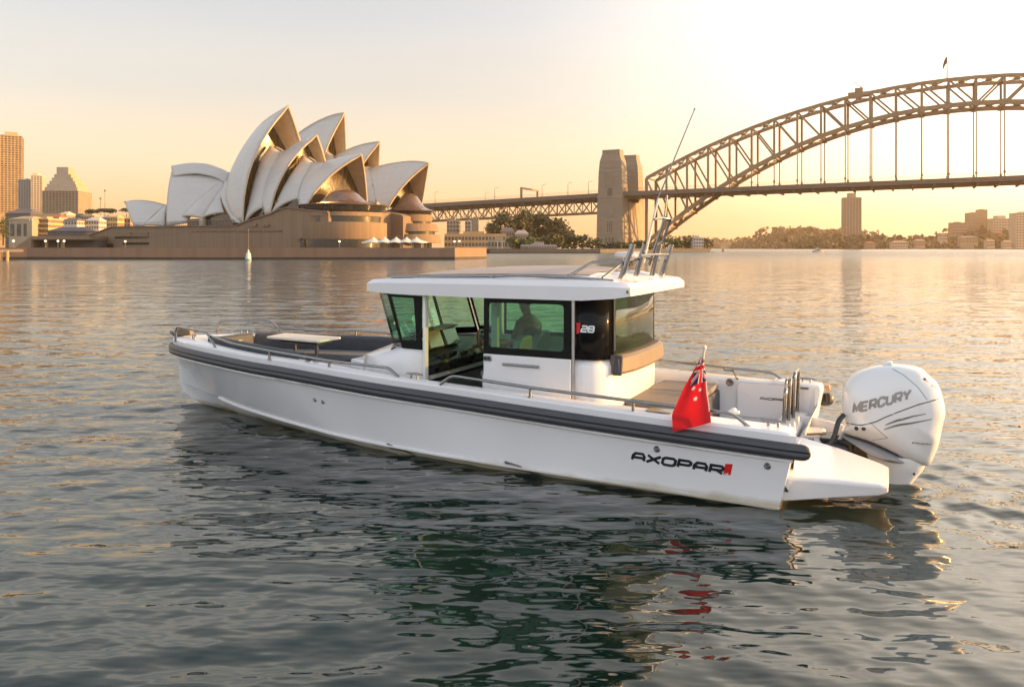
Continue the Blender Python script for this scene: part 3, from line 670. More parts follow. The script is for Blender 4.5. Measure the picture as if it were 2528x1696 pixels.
for x, y, xt, yt in ((1.66, .70, 1.53, .68), (1.64, .25, 1.53, .25), (1.60, -.25, 1.50, -.25), (1.60, -.68, 1.48, -.70)):
    z = roof_z(x, y)-.01
    MB().tube([(x, y, z), (xt, yt, 2.335), (xt, yt, 2.337)], .030, 12).lathe([(.03, 0), (.03, .012)], (x, y, z+.005), 12).build('rod_holder', steel, roof, smooth=50)
pod = MB(); pod.lathe([(0, 0), (.15, 0), (.165, .02), (.16, .055), (.12, .07), (0, .075)], n=24); po = pod.build('radar_dome', mat('dome_plastic', (.55, .52, .50), .35, var=.06), roof, smooth=40); po.location = (1.86, -.22, 2.185)
MB().tube([(1.86, -.22, 2.09), (1.86, -.22, 2.19)], .05, 10).build('dome_stand', blkp, roof)
ant = MB(); ant.tube([(1.62, 0.0, 2.14), (1.45, 0, 2.85)], [.017, .012], 8); an_ = ant.build('antenna', mat('white_antenna', (.62, .60, .57), .35), roof, smooth=60)
MB().tube([(1.45, 0, 2.85), (1.05, 0, 3.80)], [.0085, .006], 6).tube([(1.05, 0, 3.80), (1.045, 0, 3.815)], .011, 6).build('antenna_whip', steel, an_, smooth=60)
MB().tube([(1.64, -.30, 2.10), (1.46, -.30, 2.63)], .016, 8).build('light_mast', steel, roof, smooth=60)
MB().tube([(1.49, -.33, 2.36), (1.40, -.33, 2.62), (1.37, -.3, 2.62)], .016, 8).tube([(1.60, -.33, 2.08), (1.49, -.33, 2.36)], .014, 8).build('light_mast', steel, roof, smooth=60)
MB().tube([(1.49, .02, 2.615), (1.46, -.2, 2.64), (1.38, -.34, 2.62)], .012, 8).build('mast_bridge', steel, roof, smooth=60)
MB().tube([(1.46, -.30, 2.63), (1.43, -.30, 2.90)], .012, 8).box(1.42, 1.48, -.33, -.27, 2.60, 2.66).build('mast_light', steel, roof, smooth=40)
o = MB().lathe([(0, 0), (.017, 0), (.02, .006), (.008, .009), (0, .006)], n=12).build('roof_button', mat('dark_steel', (.2, .2, .2), .25, metal=.9), roof); o.location = (1.47, 1.055, 1.862); o.rotation_euler = (R(-90), 0, R(-35))

# cabin interior: floor, dash, wheel, seats
MB().box(1.75, 4.4, -.95, .95, .22, .24).build('cabin_floor', helmdk, B)
d = MB(); d.prism([(4.50, -.88, .7), (4.0, -.88, .72), (3.86, -.88, .95), (3.92, -.88, 1.05), (4.12, -.88, 1.13), (4.40, -.88, 1.14)], (0, 1.76, 0)); dash = d.build('dashboard', helmdk, B, bevel=.02)
MB().box(3.855, 3.90, -.85, .86, .80, .84).build('dash_trim', mat('pale_trim', (.5, .5, .5), .4), dash)
for y0, y1 in ((.30, .66), (-.08, .27)):
    s = MB(); s.prism([(4.06, y0, 1.10), (4.0, y0, 1.11), (4.08, y0, 1.31), (4.12, y0, 1.31)], (0, y1-y0, 0)); so = s.build('display_screen', blkp, dash, bevel=.008)
    MB().prism([(3.998, y0+.025, 1.125), (4.072, y0+.025, 1.298), (4.072, y1-.025, 1.298), (3.998, y1-.025, 1.125)], (-.003, 0, .001)).build('screen_glass', mat('screen_glass', (.16, .17, .12), .12, var=.1), so)
hood = MB(); hood.prism([(4.06, -.12, 1.32), (4.06, .72, 1.28), (4.25, .72, 1.28), (4.25, -.12, 1.32)], (0, 0, .02)); hood.build('dash_hood', mat('dash_hood_tan', (.18, .15, .11), .5), dash, bevel=.008)
for y in (.42, .50): MB().lathe([(0, 0), (.035, .005), (.035, .03), (0, .04)], (4.12, y, 1.315), 10).build('compass', blkp, dash, smooth=50)
random.seed(3)
for i in range(14):
    y = random.uniform(-.55, .85); z = random.uniform(.86, 1.02); MB().box(3.855, 3.885, y, y+random.uniform(.03, .12), z, z+random.uniform(.02, .05)).build('switch_panel', blkp if i % 3 else steel, dash)
whl = MB(); wc = Vector((3.78, -.32, 1.10)); ax = Vector((-.93, 0, .36)).normalized(); u_ = Vector((0, 1, 0)); v_ = ax.cross(u_)
whl.tube([wc+(u_*math.cos(2*math.pi*k/24)+v_*math.sin(2*math.pi*k/24))*.165 for k in range(25)], .016, 8)
for k in (90, 210, 330): whl.tube([wc-ax*.03, wc+(u_*math.cos(R(k))+v_*math.sin(R(k)))*.16], .011, 6)
whl.tube([wc-ax*.03, wc-ax*.16], .03, 8); whl.build('steering_wheel', mat('wheel_leather', (.22, .13, .08), .4), dash, smooth=60)
def seat(x, y, tilt=0, h=1.30):
    s = MB(); s.box(x-.20, x+.22, y-.21, y+.21, .80, .89)
    o = s.build('helm_seat', seatm, B, bevel=.03)
    bk = MB(); rr = []
    for z, w, xx in ((.88, .20, -.18), (1.0, .21, -.20), (1.15, .20, -.225), (h-.04, .165, -.245), (h, .11, -.25)):
        rr.append([(x+xx+.05, y-w, z), (x+xx+.05, y+w, z), (x+xx-.05, y+w*.92, z), (x+xx-.05, y-w*.92, z)])
    bk.loft(rr, True, True, True); bk.build('backrest', seatm, o, smooth=40, bevel=.02)
    MB().tube([(x, y, .24), (x, y, .80)], .06, 10).build('pedestal', helmdk, o, smooth=50)
seat(3.25, -.36, h=1.28); seat(3.18, .34, h=1.29)
seat(2.45, -.45, h=1.37); seat(2.42, .25, h=1.24)
MB().box(2.70, 2.78, -.9, -.82, .24, 1.76).build('grab_pole', linerm, B)
MB().box(3.02, 3.09, .80, .86, .24, 1.76).build('inner_post', linerm, B)
# ------------------------------------------------------------------ stern: platforms, gate hoops, outboard motor, starboard bulwark fittings
for sg in (1, -1):
    p = MB()
    pts = [[(.02, .52, .47), (.02, 1.30, .30), (.02, 1.31, .27), (.02, 1.27, .04), (.02, .5, .0)],
           [(-.12, .52, .47), (-.12, 1.26, .275), (-.12, 1.275, .25), (-.12, 1.25, .06), (-.12, .5, .02)],
           [(-.45, .52, .40), (-.45, 1.20, .275), (-.45, 1.215, .25), (-.45, 1.19, .11), (-.45, .5, .06)],
           [(-.80, .53, .30), (-.80, 1.14, .27), (-.80, 1.15, .245), (-.80, 1.13, .16), (-.80, .52, .12)],
           [(-.875, .56, .275), (-.875, 1.10, .255), (-.875, 1.115, .235), (-.875, 1.10, .19), (-.875, .55, .16)]]
    p.loft([[(x, y*sg, z) for x, y, z in r] for r in pts], True, True, True)
    p.build('swim_platform', gel, B, smooth=25, bevel=.012)
# transom deck between the platforms, with a well
td = MB(); td.box(-.02, .25, -1.0, 1.0, .15, .42); td.build('transom_deck', gel, B, bevel=.02)
mw = MB(); mw.box(-.28, -.0, -.5, .5, .02, .30); mw.build('motor_well', gel, B, bevel=.02)
wl2 = MB(); wl2.box(-.26, -.03, -.45, .45, .302, .38); wl2.build('well_tray', mat('well_grey', (.42, .42, .43), .5), B, bevel=.03)
MB().tube([(-.12, .10, .41), (-.20, .02, .405), (-.28, -.05, .40)], .012, 6).build('hose_fitting', mat('brass', (.35, .25, .12), .35, metal=.8), B)
# far (starboard) quarter: raised end block of the bulwark and fittings
q = MB(); q.prism([(.40, -1.10, .22), (-.10, -1.10, .30), (-.14, -1.10, .50), (-.17, -1.10, .66), (-.15, -1.10, .72), (.40, -1.10, .74)], (0, -.28, 0)); q.build('quarter_block', gel, B, bevel=.03)
ph = MB(); yb = -1.085
hatch = []
for cx_, cz_, a0 in ((.20, .30, 180), (.78, .30, 270), (.78, .70, 0), (.20, .70, 90)):
    sx_, sz_ = (1 if cx_ > .5 else -1), (1 if cz_ > .5 else -1)
    for k in range(5): a = R(a0+22.5*k); hatch.append((cx_-.05*sx_+.05*math.cos(a), yb, cz_-.05*sz_+.05*math.sin(a)))
hp_ = MB().prism(hatch, (0, .016, 0)).build('locker_hatch', gel, B)
MB().tube(hatch+[hatch[0]], .004, 4).build('hatch_seam', mat('seam_grey', (.28, .28, .28), .6), hp_)
sl, W = word('AXOPAR', .042, .026, .007, .25)
stick_strokes(sl, .0075, lambda a, b: (.52-a, -1.066, .515+b), None, (0, -1, 0), 0).build('hatch_lettering', char, hp_)
for (x, z, r_, m_, nm) in ((.87, .69, .045, mat('dark_steel', (.2, .2, .2), .25, metal=.9), 'speaker'), (1.06, .66, .055, mat('vent_white', (.62, .62, .62), .5), 'round_vent')):
    o = MB().lathe([(0, 0), (r_, 0), (r_, .01), (r_*.8, .016), (0, .012)], n=20).build(nm, m_, B, smooth=40); o.location = (x, -1.085, z); o.rotation_euler = (R(-90), 0, 0)
MB().tube(round_path([(.95, -1.17, .86), (.95, -1.14, .82), (.84, -1.14, .82), (.80, -1.14, .73), (.78, -1.14, .73)], .02), .008, 6).build('handrail_hook', blkp, B, smooth=60)
MB().box(-.02, .07, -1.098, -1.094, .665, .69).build('warning_sticker', greyl, B)
ln = MB(); ln.prism([(-.20, -1.36, .62), (-.24, -1.36, .64), (-.23, -1.36, .70), (-.17, -1.36, .69)], (0, .07, 0)); ln.build('stern_light', mat('amber_lens', (.45, .24, .10), .3), B, bevel=.01)
MB().lathe([(0, 0), (.035, 0), (.04, .05), (.035, .10), (0, .11)], (-.21, -1.33, .50), 12).build('stern_fender', blkp, B, smooth=50)
# stern gate: nested hoops of polished tube standing on the transom
def hoop(x, y0, y1, z0, z1, r=.02, lean=-.02):
    MB().tube(round_path([(x, y0, z0), (x+lean, y0, z1), (x+lean, y1, z1), (x, y1, z0)], .07), r, 10).build('gate_hoop', steel, B, smooth=60)
hoop(.16, -.30, -.54, .34, .78); hoop(.13, -.46, -.80, .34, .86, .018); hoop(.10, -.62, -1.02, .34, .91, .020); hoop(.20, -.70, -.92, .34, .82, .015)
MB().tube([(.02, .93, .38), (.02, .93, .52)], .022, 8).box(0, .04, .90, .96, .50, .55).build('gate_latch', steel, B, smooth=50)
# small latch and hinge on the port side deck
MB().box(.40, .50, .96, 1.02, .735, .76).lathe([(0, 0), (.03, 0), (.028, .03), (0, .04)], (.45, .99, .75), 10).build('deck_light', whm, B, bevel=.006)
MB().box(.98, 1.22, 1.12, 1.30, .745, .752).build('deck_plate', steel, B)
# outboard motor
OM = empty('outboard_motor', (0, 0, 0), 0, B)
omw = mat('motor_white', (0.66, 0.68, 0.68), 0.22, var=.02, scale=2, coat=.5)
omg = mat('motor_grey', (0.26, 0.27, 0.285), 0.4, var=.1, scale=4)
sil = [(-.46, .53), (-.435, .66), (-.44, .80), (-.46, .93), (-.55, 1.04), (-.70, 1.115), (-.85, 1.15), (-1.0, 1.155), (-1.15, 1.13), (-1.215, 1.07), (-1.30, .985), (-1.34, .86), (-1.36, .73), (-1.335, .60), (-1.31, .45), (-1.275, .33), (-1.21, .205), (-1.04, .245), (-.71, .385), (-.455, .455)]
def puff(poly, W, name, m, parent, pw=3.2, n=9, smooth=45, taper=None):
    P = smooth_path([(x, 0, z) for x, z in poly], 4, True)
    cx_ = sum(p.x for p in P)/len(P); cz_ = sum(p.z for p in P)/len(P)
    mb = MB(); rings = []
    for k in range(n):
        t = -1+2*k/(n-1); y = math.copysign(abs(t)**.75, t)*W
        s = max(.55, (1-abs(y/W)**pw)**(1/pw)) if abs(t) < .999 else .5
        rings.append([(cx_+(p.x-cx_)*s, y*(taper(p.x, p.z) if taper else 1), cz_+(p.z-cz_)*s) for p in P])
    mb.loft(rings, True, True, True); return mb.build(name, m, parent, smooth=smooth)
tap = lambda x, z: 1-.22*max(0, (z-.75)/.42)**2-.30*max(0, (.45-z)/.3)-.18*max(0, (-.95-x)/.42)**2
cowl = puff(sil, .285, 'motor_cowling', omw, OM, taper=tap, n=13)
cbv = bvh_of(cowl)
side = lambda a, b: (a, 1.5, b)
stick_strokes([[(-.47, .575), (-.62, .58), (-.76, .63), (-.94, .73), (-1.13, .82), (-1.33, .885)]], .009, side, cbv, (0, -1, 0), .0015, .02).build('cowling_seam', blkp, cowl)
stick_strokes([[(-.72, .61), (-.80, .53), (-.86, .475), (-.72, .43)], [(-.90, 1.13), (-1.0, 1.08), (-1.12, .98), (-1.2, .865)]], .005, side, cbv, (0, -1, 0), .0015, .02).build('panel_seam', greyl, cowl)
tw = lambda t: .006+.02*math.sin(math.pi*min(1, t*1.0))**.8*(1-t*.7)
stick_strokes([([(-.84, .60), (-.95, .655), (-1.08, .705), (-1.19, .735)], tw), ([(-.83, .56), (-.96, .61), (-1.12, .655), (-1.24, .685)], tw)], .015, side, cbv, (0, -1, 0), .002, .015).build('cowling_stripe', greyl, cowl)
sl, W = word('MERCURY', .062, .078, .0155, .10); ang = math.atan2(.175, .5)
stick_strokes(sl, .0235, lambda a, b: (-.555-a*math.cos(ang)*1.0+0*b, 1.5, .695+a*math.sin(ang)+b*1.0+.0), cbv, (0, -1, 0), .002, .012).build('motor_lettering', mat('motor_letter_grey', (.25, .245, .235), .4, var=.1), cowl)
sl, W = word('ERO', .022, .014, .006, .3)
stick_strokes(sl+[[(a+.085, b) for a, b in s_] for s_ in sl[:5]], .004, lambda a, b: (-1.07-a, 1.5, .435+b), cbv, (0, -1, 0), .002, .012).build('small_lettering', greyl, cowl)
for x, z in ((-.585, .545), (-.65, .55)):
    y = cbv.ray_cast(Vector((x, 1.5, z)), Vector((0, -1, 0)))[0].y
    o = MB().lathe([(0, 0), (.019, 0), (.02, .008), (0, .01)], n=12).build('cowling_button', blkp, cowl); o.location = (x, y-.002, z); o.rotation_euler = (R(-90), 0, 0)
for x, z in ((-1.17, 1.055), (-1.24, 1.0)): stick_strokes([([(x, z), (x-.055, z-.025)], .02)], .02, side, cbv, (0, -1, 0), .002, .02).build('air_intake', blkp, cowl)
MB().prism([(-.80, -.05, 1.135), (-.905, -.05, 1.15), (-.90, -.05, 1.185), (-.84, -.05, 1.175)], (0, .10, 0)).build('cowling_latch', omw, cowl, bevel=.012)
puff([(-.44, .44), (-.71, .375), (-1.02, .24), (-.97, .215), (-.86, .225), (-.66, .29), (-.48, .40)], .235, 'motor_lower_shroud', omg, OM, n=7)
leg = MB(); rr = []
for z, xa, xb, w in ((.27, -.62, -1.19, .15), (.22, -.64, -1.20, .15), (.14, -.68, -1.17, .13), (.0, -.72, -1.07, .09), (-.3, -.76, -1.05, .06), (-.6, -.76, -1.05, .06)):
    L_ = xa-xb; c_ = (xa+xb)/2
    rr.append([(c_+L_/2*math.cos(a)*(1 if abs(math.cos(a)) > .2 else 1), w*math.copysign(abs(math.sin(a))**.7, math.sin(a)), z) for a in [2*math.pi*k/20 for k in range(20)]])
leg.loft(rr, True, True, True); lg = leg.build('motor_leg', omw, OM, smooth=40)
o = MB().lathe([(0, 0), (.012, 0), (0, .006)], n=10).build('leg_screw', blkp, lg); o.location = (-1.09, .125, .13); o.rotation_euler = (R(-90), 0, 0)
br = MB(); br.box(-.55, -.24, -.16, .16, .12, .40); br.box(-.70, -.50, -.10, .10, .2, .34); br.tube([(-.50, .17, .30), (-.34, .19, .34)], .05, 8); br.tube([(-.62, .17, .22), (-.40, .19, .25)], .03, 8)
br.build('motor_bracket', blkp, OM, bevel=.02)
for k in range(4): MB().tube(smooth_path([(-.12-.02*k, .22, .40), (-.24, .24-.02*k, .30), (-.36, .2, .34+.02*k), (-.42, .16, .44)], 4), .006, 5).build('motor_cable', blkp if k % 2 else steel, OM)
MB().tube(smooth_path([(-.09, .42, .43), (-.15, .42, .385), (-.25, .40, .355), (-.34, .36, .375), (-.39, .33, .47), (-.425, .28, .60), (-.47, .22, .66)], 6), .024, 10).build('rigging_hose', blkp, OM, smooth=60)
# ------------------------------------------------------------------ red ensign on its staff (port quarter)
FL = empty('ensign_flag', (2.9312, 8.3613, 0.0), R(154.5)); tag(FL, 'limp red ensign with white stars on a short staff at the boat stern', 'flag')
MB().tube([(.755, 1.285, .74), (.655, 1.325, 1.375)], .011, 8).lathe([(0, 0), (.02, 0), (.022, .012), (.012, .03), (0, .032)], (.655, 1.325, 1.372), 10).build('flag_staff', mat('staff_white', (.62, .52, .50), .4), FL, smooth=50)
MB().lathe([(.03, 0), (.03, .01), (.018, .015), (.016, .06), (0, .06)], (.762, 1.282, .735), 10).build('staff_socket', steel, FL, smooth=50)
red = mat('ensign_red', (.50, .008, .012), .75, var=.08, scale=8); navy = mat('ensign_navy', (.012, .016, .07), .75, var=.1, scale=8); wht = mat('ensign_white', (.62, .57, .56), .75, var=.04)
for m_ in (red, navy, wht):
    nt = m_.node_tree; b_ = nt.nodes['Principled BSDF']; tr_ = nt.nodes.new('ShaderNodeBsdfTranslucent'); mx_ = nt.nodes.new('ShaderNodeMixShader')
    nt.links.new(b_.inputs['Base Color'].links[0].from_socket, tr_.inputs[0]); mx_.inputs[0].default_value = .35
    nt.links.new(b_.outputs[0], mx_.inputs[1]); nt.links.new(tr_.outputs[0], mx_.inputs[2]); nt.links.new(mx_.outputs[0], nt.nodes['Material Output'].inputs[0])
sv = [0, .08, .23, .38, .60, .78, .88, 1.0]
lx = [.69, .71, .76, .82, .88, .92, .91, .90]; lz = [1.30, 1.24, 1.14, 1.03, .88, .77, .70, .62]
rx_ = [.665, .655, .63, .62, .605, .58, .57, .56]; rz_ = [1.305, 1.235, 1.14, 1.085, .99, .89, .82, .74]
yy_ = [1.33, 1.34, 1.36, 1.39, 1.43, 1.47, 1.49, 1.51]
nu, nv = 70, 150
V = []; F = []; MI = []
def inseg(px_, py_, a, b, w):
    ax_, ay_ = a; bx_, by_ = b; L2 = (bx_-ax_)**2+(by_-ay_)**2; t = max(0, min(1, ((px_-ax_)*(bx_-ax_)+(py_-ay_)*(by_-ay_))/L2)); return math.hypot(px_-ax_-t*(bx_-ax_), py_-ay_-t*(by_-ay_)) < w
def star(px_, py_, c, r_, n=7):
    dx_, dy_ = px_-c[0], py_-c[1]; d_ = math.hypot(dx_, dy_); a = math.atan2(dy_, dx_); k = (a*n/(2*math.pi)) % 1; return d_ < r_*(1-.58*abs(2*abs(k-.5)-0)) if False else d_ < r_*(.42+.58*abs(2*k-1)**1.4)
for j in range(nv+1):
    s = j/nv
    for i in range(nu+1):
        t = i/nu
        x = np.interp(s, sv, lx)*(1-t)+np.interp(s, sv, rx_)*t; z = np.interp(s, sv, lz)*(1-t)+np.interp(s, sv, rz_)*t
        wv = math.sin(t*7.5+s*1.4+.6)*(.022+.03*(1-s))*min(1, s*6)+math.sin(t*3.1-s*3)*.02*s
        bellow = .03*math.sin(math.pi*t)
        V.append((x, float(np.interp(s, sv, yy_))+wv*.6+bellow-.015*t, z))
for j in range(nv):
    s = (j+.5)/nv
    for i in range(nu):
        t = (i+.5)/nu; a = j*(nu+1)+i; F.append((a, a+1, a+nu+2, a+nu+1))
        c = 0
        lim = .43-.07*t
        if s < lim and t > .30*s/lim:                                   # canton, gathered round the hoist
            q = s/lim; c = 1; t = (t-.30*s/lim)/(1-.30*s/lim)
            if inseg(t, q, (-.1, .95), (.55, .32), .085) or inseg(t, q, (1.1, .9), (.55, .32), .085) or inseg(t, q, (0.0, -.2), (.55, .32), .07): c = 2
            if inseg(t, q, (-.12, 1.02), (.5, .36), .03) or inseg(t, q, (1.12, .98), (.6, .36), .03): c = 0
            if abs(t-.55-.10*(q-.5)) < .17 or abs(q-.34+.05*(t-.5)) < .125: c = 2
            if abs(t-.55-.10*(q-.5)) < .10 or abs(q-.34+.05*(t-.5)) < .07: c = 0
        else:
            X_, Y_ = t*.30, s*.62
            for (ct, cs, r_) in ((.45, .45, .027), (.76, .50, .022), (.62, .63, .026)):
                if star(X_, Y_, (ct*.30, cs*.62), r_): c = 2
            if t > .975 and s < .86: c = 2
        MI.append(c)
fm = MB(); fm.v = V; fm.f = F; fm.mi = MI
fm.build('flag_cloth', [red, navy, wht], FL, smooth=180, fix=False)

# ------------------------------------------------------------------ the helmsman: one skinned body, seated, right arm to the wheel
def skin_body(name, joints, bones, m, parent, root=0, sub=2):
    me = bpy.data.meshes.new(name); me.from_pydata([j[0] for j in joints], bones, []); o = bpy.data.objects.new(name, me); COL.objects.link(o)
    if parent: o.parent = parent
    sk = o.modifiers.new('skin', 'SKIN'); sk.use_smooth_shade = True
    for v, j in zip(me.skin_vertices[0].data, joints): v.radius = (j[1], j[2] if len(j) > 2 else j[1])
    me.skin_vertices[0].data[root].use_root = True
    ss = o.modifiers.new('sub', 'SUBSURF'); ss.levels = sub; ss.render_levels = sub
    me.materials.append(m); return o
PX, PY = 3.22, -.36
shirt = mat('olive_shirt', (.055, .05, .035), .8, var=.15, scale=15, bump=.1); skinm = mat('tanned_skin', (.33, .17, .10), .5, var=.08, scale=10); trous = mat('dark_trousers', (.03, .032, .04), .8, var=.15); hairm = mat('dark_hair', (.02, .015, .012), .6, var=.3, scale=40)
PR = empty('person', (2.9312, 8.3613, 0.0), R(154.5)); tag(PR, 'person in an olive shirt seated at the helm inside the boat cabin', 'person')
J = [((PX, PY, .96), .125, .155), ((PX-.03, PY, 1.12), .115, .15), ((PX-.04, PY, 1.27), .125, .17), ((PX-.03, PY, 1.385), .10, .15), ((PX-.02, PY, 1.445), .055, .055), ((PX+.0, PY, 1.50), .055, .055),
     ((PX-.02, PY+.19, 1.375), .062), ((PX+.06, PY+.25, 1.15), .048), ((PX+.30, PY+.17, 1.10), .038), ((PX+.45, PY+.12, 1.13), .028),
     ((PX-.02, PY-.19, 1.375), .062), ((PX+.08, PY-.25, 1.16), .048), ((PX+.32, PY-.15, 1.10), .038), ((PX+.45, PY-.06, 1.13), .028),
     ((PX+.02, PY+.10, .95), .095), ((PX+.44, PY+.13, .95), .07), ((PX+.42, PY+.13, .60), .05), ((PX+.44, PY+.13, .33), .04), ((PX+.58, PY+.13, .29), .035),
     ((PX+.02, PY-.10, .95), .095), ((PX+.44, PY-.13, .95), .07), ((PX+.42, PY-.13, .60), .05), ((PX+.44, PY-.13, .33), .04), ((PX+.58, PY-.13, .29), .035),
     ((PX+.03, PY, 1.585), .085, .075), ((PX+.025, PY, 1.665), .088, .075), ((PX+.02, PY, 1.715), .06, .055)]
Bn = [(0, 1), (1, 2), (2, 3), (3, 4), (4, 5), (5, 24), (24, 25), (25, 26), (3, 6), (6, 7), (7, 8), (8, 9), (3, 10), (10, 11), (11, 12), (12, 13), (0, 14), (14, 15), (15, 16), (16, 17), (17, 18), (0, 19), (19, 20), (20, 21), (21, 22), (22, 23)]
body = skin_body('body', J, Bn, skinm, PR)
# clothing: slightly larger skinned shells over torso and sleeves, and over the legs
def shell(name, idx, m, k=1.0, add=.012):
    mp_ = {a: i for i, a in enumerate(idx)}
    jj = [(J[a][0], J[a][1]+add, (J[a][2] if len(J[a]) > 2 else J[a][1])+add) for a in idx]
    bb = [(mp_[a], mp_[b]) for a, b in Bn if a in mp_ and b in mp_]
    return skin_body(name, jj, bb, m, PR)
shell('shirt', [0, 1, 2, 3, 6, 7, 10, 11], shirt); shell('trousers', [0, 14, 15, 16, 17, 19, 20, 21, 22], trous)
hd = MB(); hr = []
for a, z in ((.0, 1.62), (.07, 1.60), (.092, 1.65), (.094, 1.70), (.075, 1.755), (.03, 1.785)): hr.append([(PX+.012+a*math.cos(q)*1.0-(.03 if math.cos(q) > .2 and z < 1.70 else 0)*math.cos(q)*2.2, PY+a*.86*math.sin(q), z) for q in [2*math.pi*k/16 for k in range(16)]])
hd.loft(hr, True, True, True); hd.build('hair', hairm, PR, smooth=80)
fc = MB(); fc.prism([(PX+.10, PY-.012, 1.62), (PX+.135, PY-.010, 1.605), (PX+.105, PY-.008, 1.66)], (0, .022, 0)); fc.build('nose', skinm, PR, bevel=.004)
for s in (1, -1):
    MB().lathe([(0, 0), (.011, .004), (.012, .012), (0, .02)], (PX+.095, PY+s*.032, 1.648), 8).build('eye', blkp, PR, smooth=60)
    MB().lathe([(0, 0), (.016, .006), (.022, .03), (.014, .052), (0, .056)], (PX+.01, PY+s*.083, 1.60), 8).build('ear', skinm, PR, smooth=60)
for s, (hx, hy, hz) in ((1, (PX+.47, PY+.115, 1.135)), (-1, (PX+.47, PY-.055, 1.135))):     # hands: palm, four fingers round the rim, thumb
    jj = [((hx-.01, hy, hz), .026, .032), ((hx+.05, hy, hz+.005), .028, .034)]; bb = [(0, 1)]
    for f_ in range(4):
        oy = (f_-1.5)*.019; ln_ = (.030, .036, .034, .026)[f_]; b0 = len(jj)
        jj += [((hx+.075, hy+oy, hz+.012), .0095), ((hx+.075+ln_, hy+oy, hz+.0), .009), ((hx+.070+ln_, hy+oy, hz-.03), .008), ((hx+.05+ln_, hy+oy, hz-.045), .007)]
        bb += [(1, b0), (b0, b0+1), (b0+1, b0+2), (b0+2, b0+3)]
    b0 = len(jj); jj += [((hx+.015, hy+s*.034, hz-.012), .011), ((hx+.05, hy+s*.042, hz-.032), .009), ((hx+.075, hy+s*.03, hz-.042), .008)]; bb += [(0, b0), (b0, b0+1), (b0+1, b0+2)]
    skin_body('hand', jj, bb, skinm, PR, sub=1)
# ------------------------------------------------------------------ land, steel arch bridge with stone pylons
def at(u, v, Y): return Vector(((u-1264)/2000*Y, Y, CAM_H-(v-612)/2000*Y))     # a point seen at (u, v) standing at distance Y
steelb = mat('bridge_steel', (.225, .15, .08), .6, var=.15, scale=.2)
stone = mat('pylon_granite', (.215, .175, .125), .85, var=.16, scale=.5, bump=.2, streak=(.35, .35, 2.4))
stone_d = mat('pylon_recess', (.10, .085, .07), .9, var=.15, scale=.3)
asph = mat('bridge_deck_dark', (.13, .10, .075), .8, var=.12, scale=.3)
BR = empty('arch_bridge', (119.5, 720, 0), math.atan2(-.444, .896)); tag(BR, 'long steel arch bridge with stone pylons crossing the harbour behind the boat', 'bridge')
HALF = 254.8; NP = 28; PL = 2*HALF/NP
ztop = lambda l: 130-66*((l-HALF)/HALF)**2
zbot = lambda l: 110.6-104*(abs(l-HALF)/HALF)**2.06
def zdeck(l): return interp(l, [-260, -10, 285, 600], [45.6, 52.3, 54.8, 53.5])
def chord_pts(fn): return [(i*PL, fn(i*PL)) for i in range(NP+1)]
for yy, nm in ((0, 'arch_truss'), (30, 'arch_truss')):
    t = MB()
    for fn, w, h in ((ztop, 2.0, 2.6), (zbot, 2.4, 3.3)):
        P = chord_pts(fn)
        for (a, za), (b, zb_) in zip(P, P[1:]): t.bar((a, yy, za), (b, yy, zb_), w, h)
    for i in range(NP+1):
        l = i*PL; t.bar((l, yy, zbot(l)), (l, yy, ztop(l)), 1.5, 1.7 if 0 < i < NP else 2.6)
        t.box(l-2.1, l+2.1, yy-1.15, yy+1.15, zbot(l)-2.2, zbot(l)+2.2)
    for i in range(NP):
        a, b = i*PL, (i+1)*PL
        if i < NP//2: t.bar((a, yy, ztop(a)), (b, yy, zbot(b)), 1.2, 1.35)
        else: t.bar((b, yy, ztop(b)), (a, yy, zbot(a)), 1.2, 1.35)
    t.build(nm, steelb, BR)
lt = MB()                                                             # wind bracing between the trusses
for fn, dz in ((ztop, 0), (zbot, 0)):
    for i in range(NP+1):
        l = i*PL; lt.bar((l, 0, fn(l)), (l, 30, fn(l)), 1.0, 1.2)
    for i in range(NP):
        a, b = i*PL, (i+1)*PL; m_ = (a+b)/2; zm = (fn(a)+fn(b))/2
        lt.bar((a, 0, fn(a)), (b, 30, fn(b)), .7); lt.bar((a, 30, fn(a)-.1), (b, 0, fn(b)-.1), .7)
        lt.box(m_-2.0, m_+2.0, 12.5, 17.5, zm-.7, zm+.9)
lt.build('wind_bracing', steelb, BR)
hg = MB()
for i in range(1, NP):
    l = i*PL; zd = zdeck(l)
    if zbot(l) > zd+2:
        for yy in (0, 30):
            MB().bar((l, yy, zd), (l, yy, zbot(l)), .8, .8).box(l-.8, l+.8, yy-.8, yy+.8, zd+3, zd+4.6).build('hanger', steelb, BR)
dk = MB(); ls = [-262+ i*(862/60) for i in range(61)]
prof = [(-9, 0), (-9, -3.6), (-4, -4.4), (34, -4.4), (39, -3.6), (39, 0)]
dk.loft([[(l, y, zdeck(l)+z) for y, z in prof] for l in ls], True, True, True)
for l in ls[1:-1]: dk.box(l-.6, l+.6, -8, 38, zdeck(l)-5.6, zdeck(l)-4.3)
dk.build('deck', asph, BR)
pr_ = MB()
for yy in (-8.9, 38.9):
    for dz in (1.2, 2.6):
        for a, b in zip(ls, ls[1:]): pr_.bar((a, yy, zdeck(a)+dz), (b, yy, zdeck(b)+dz), .12, .16)
    for k in range(0, 431): l = -262+k*2.0; pr_.bar((l, yy, zdeck(l)), (l, yy, zdeck(l)+2.6), .09, .09)
pr_.build('parapet_fence', steelb, BR)
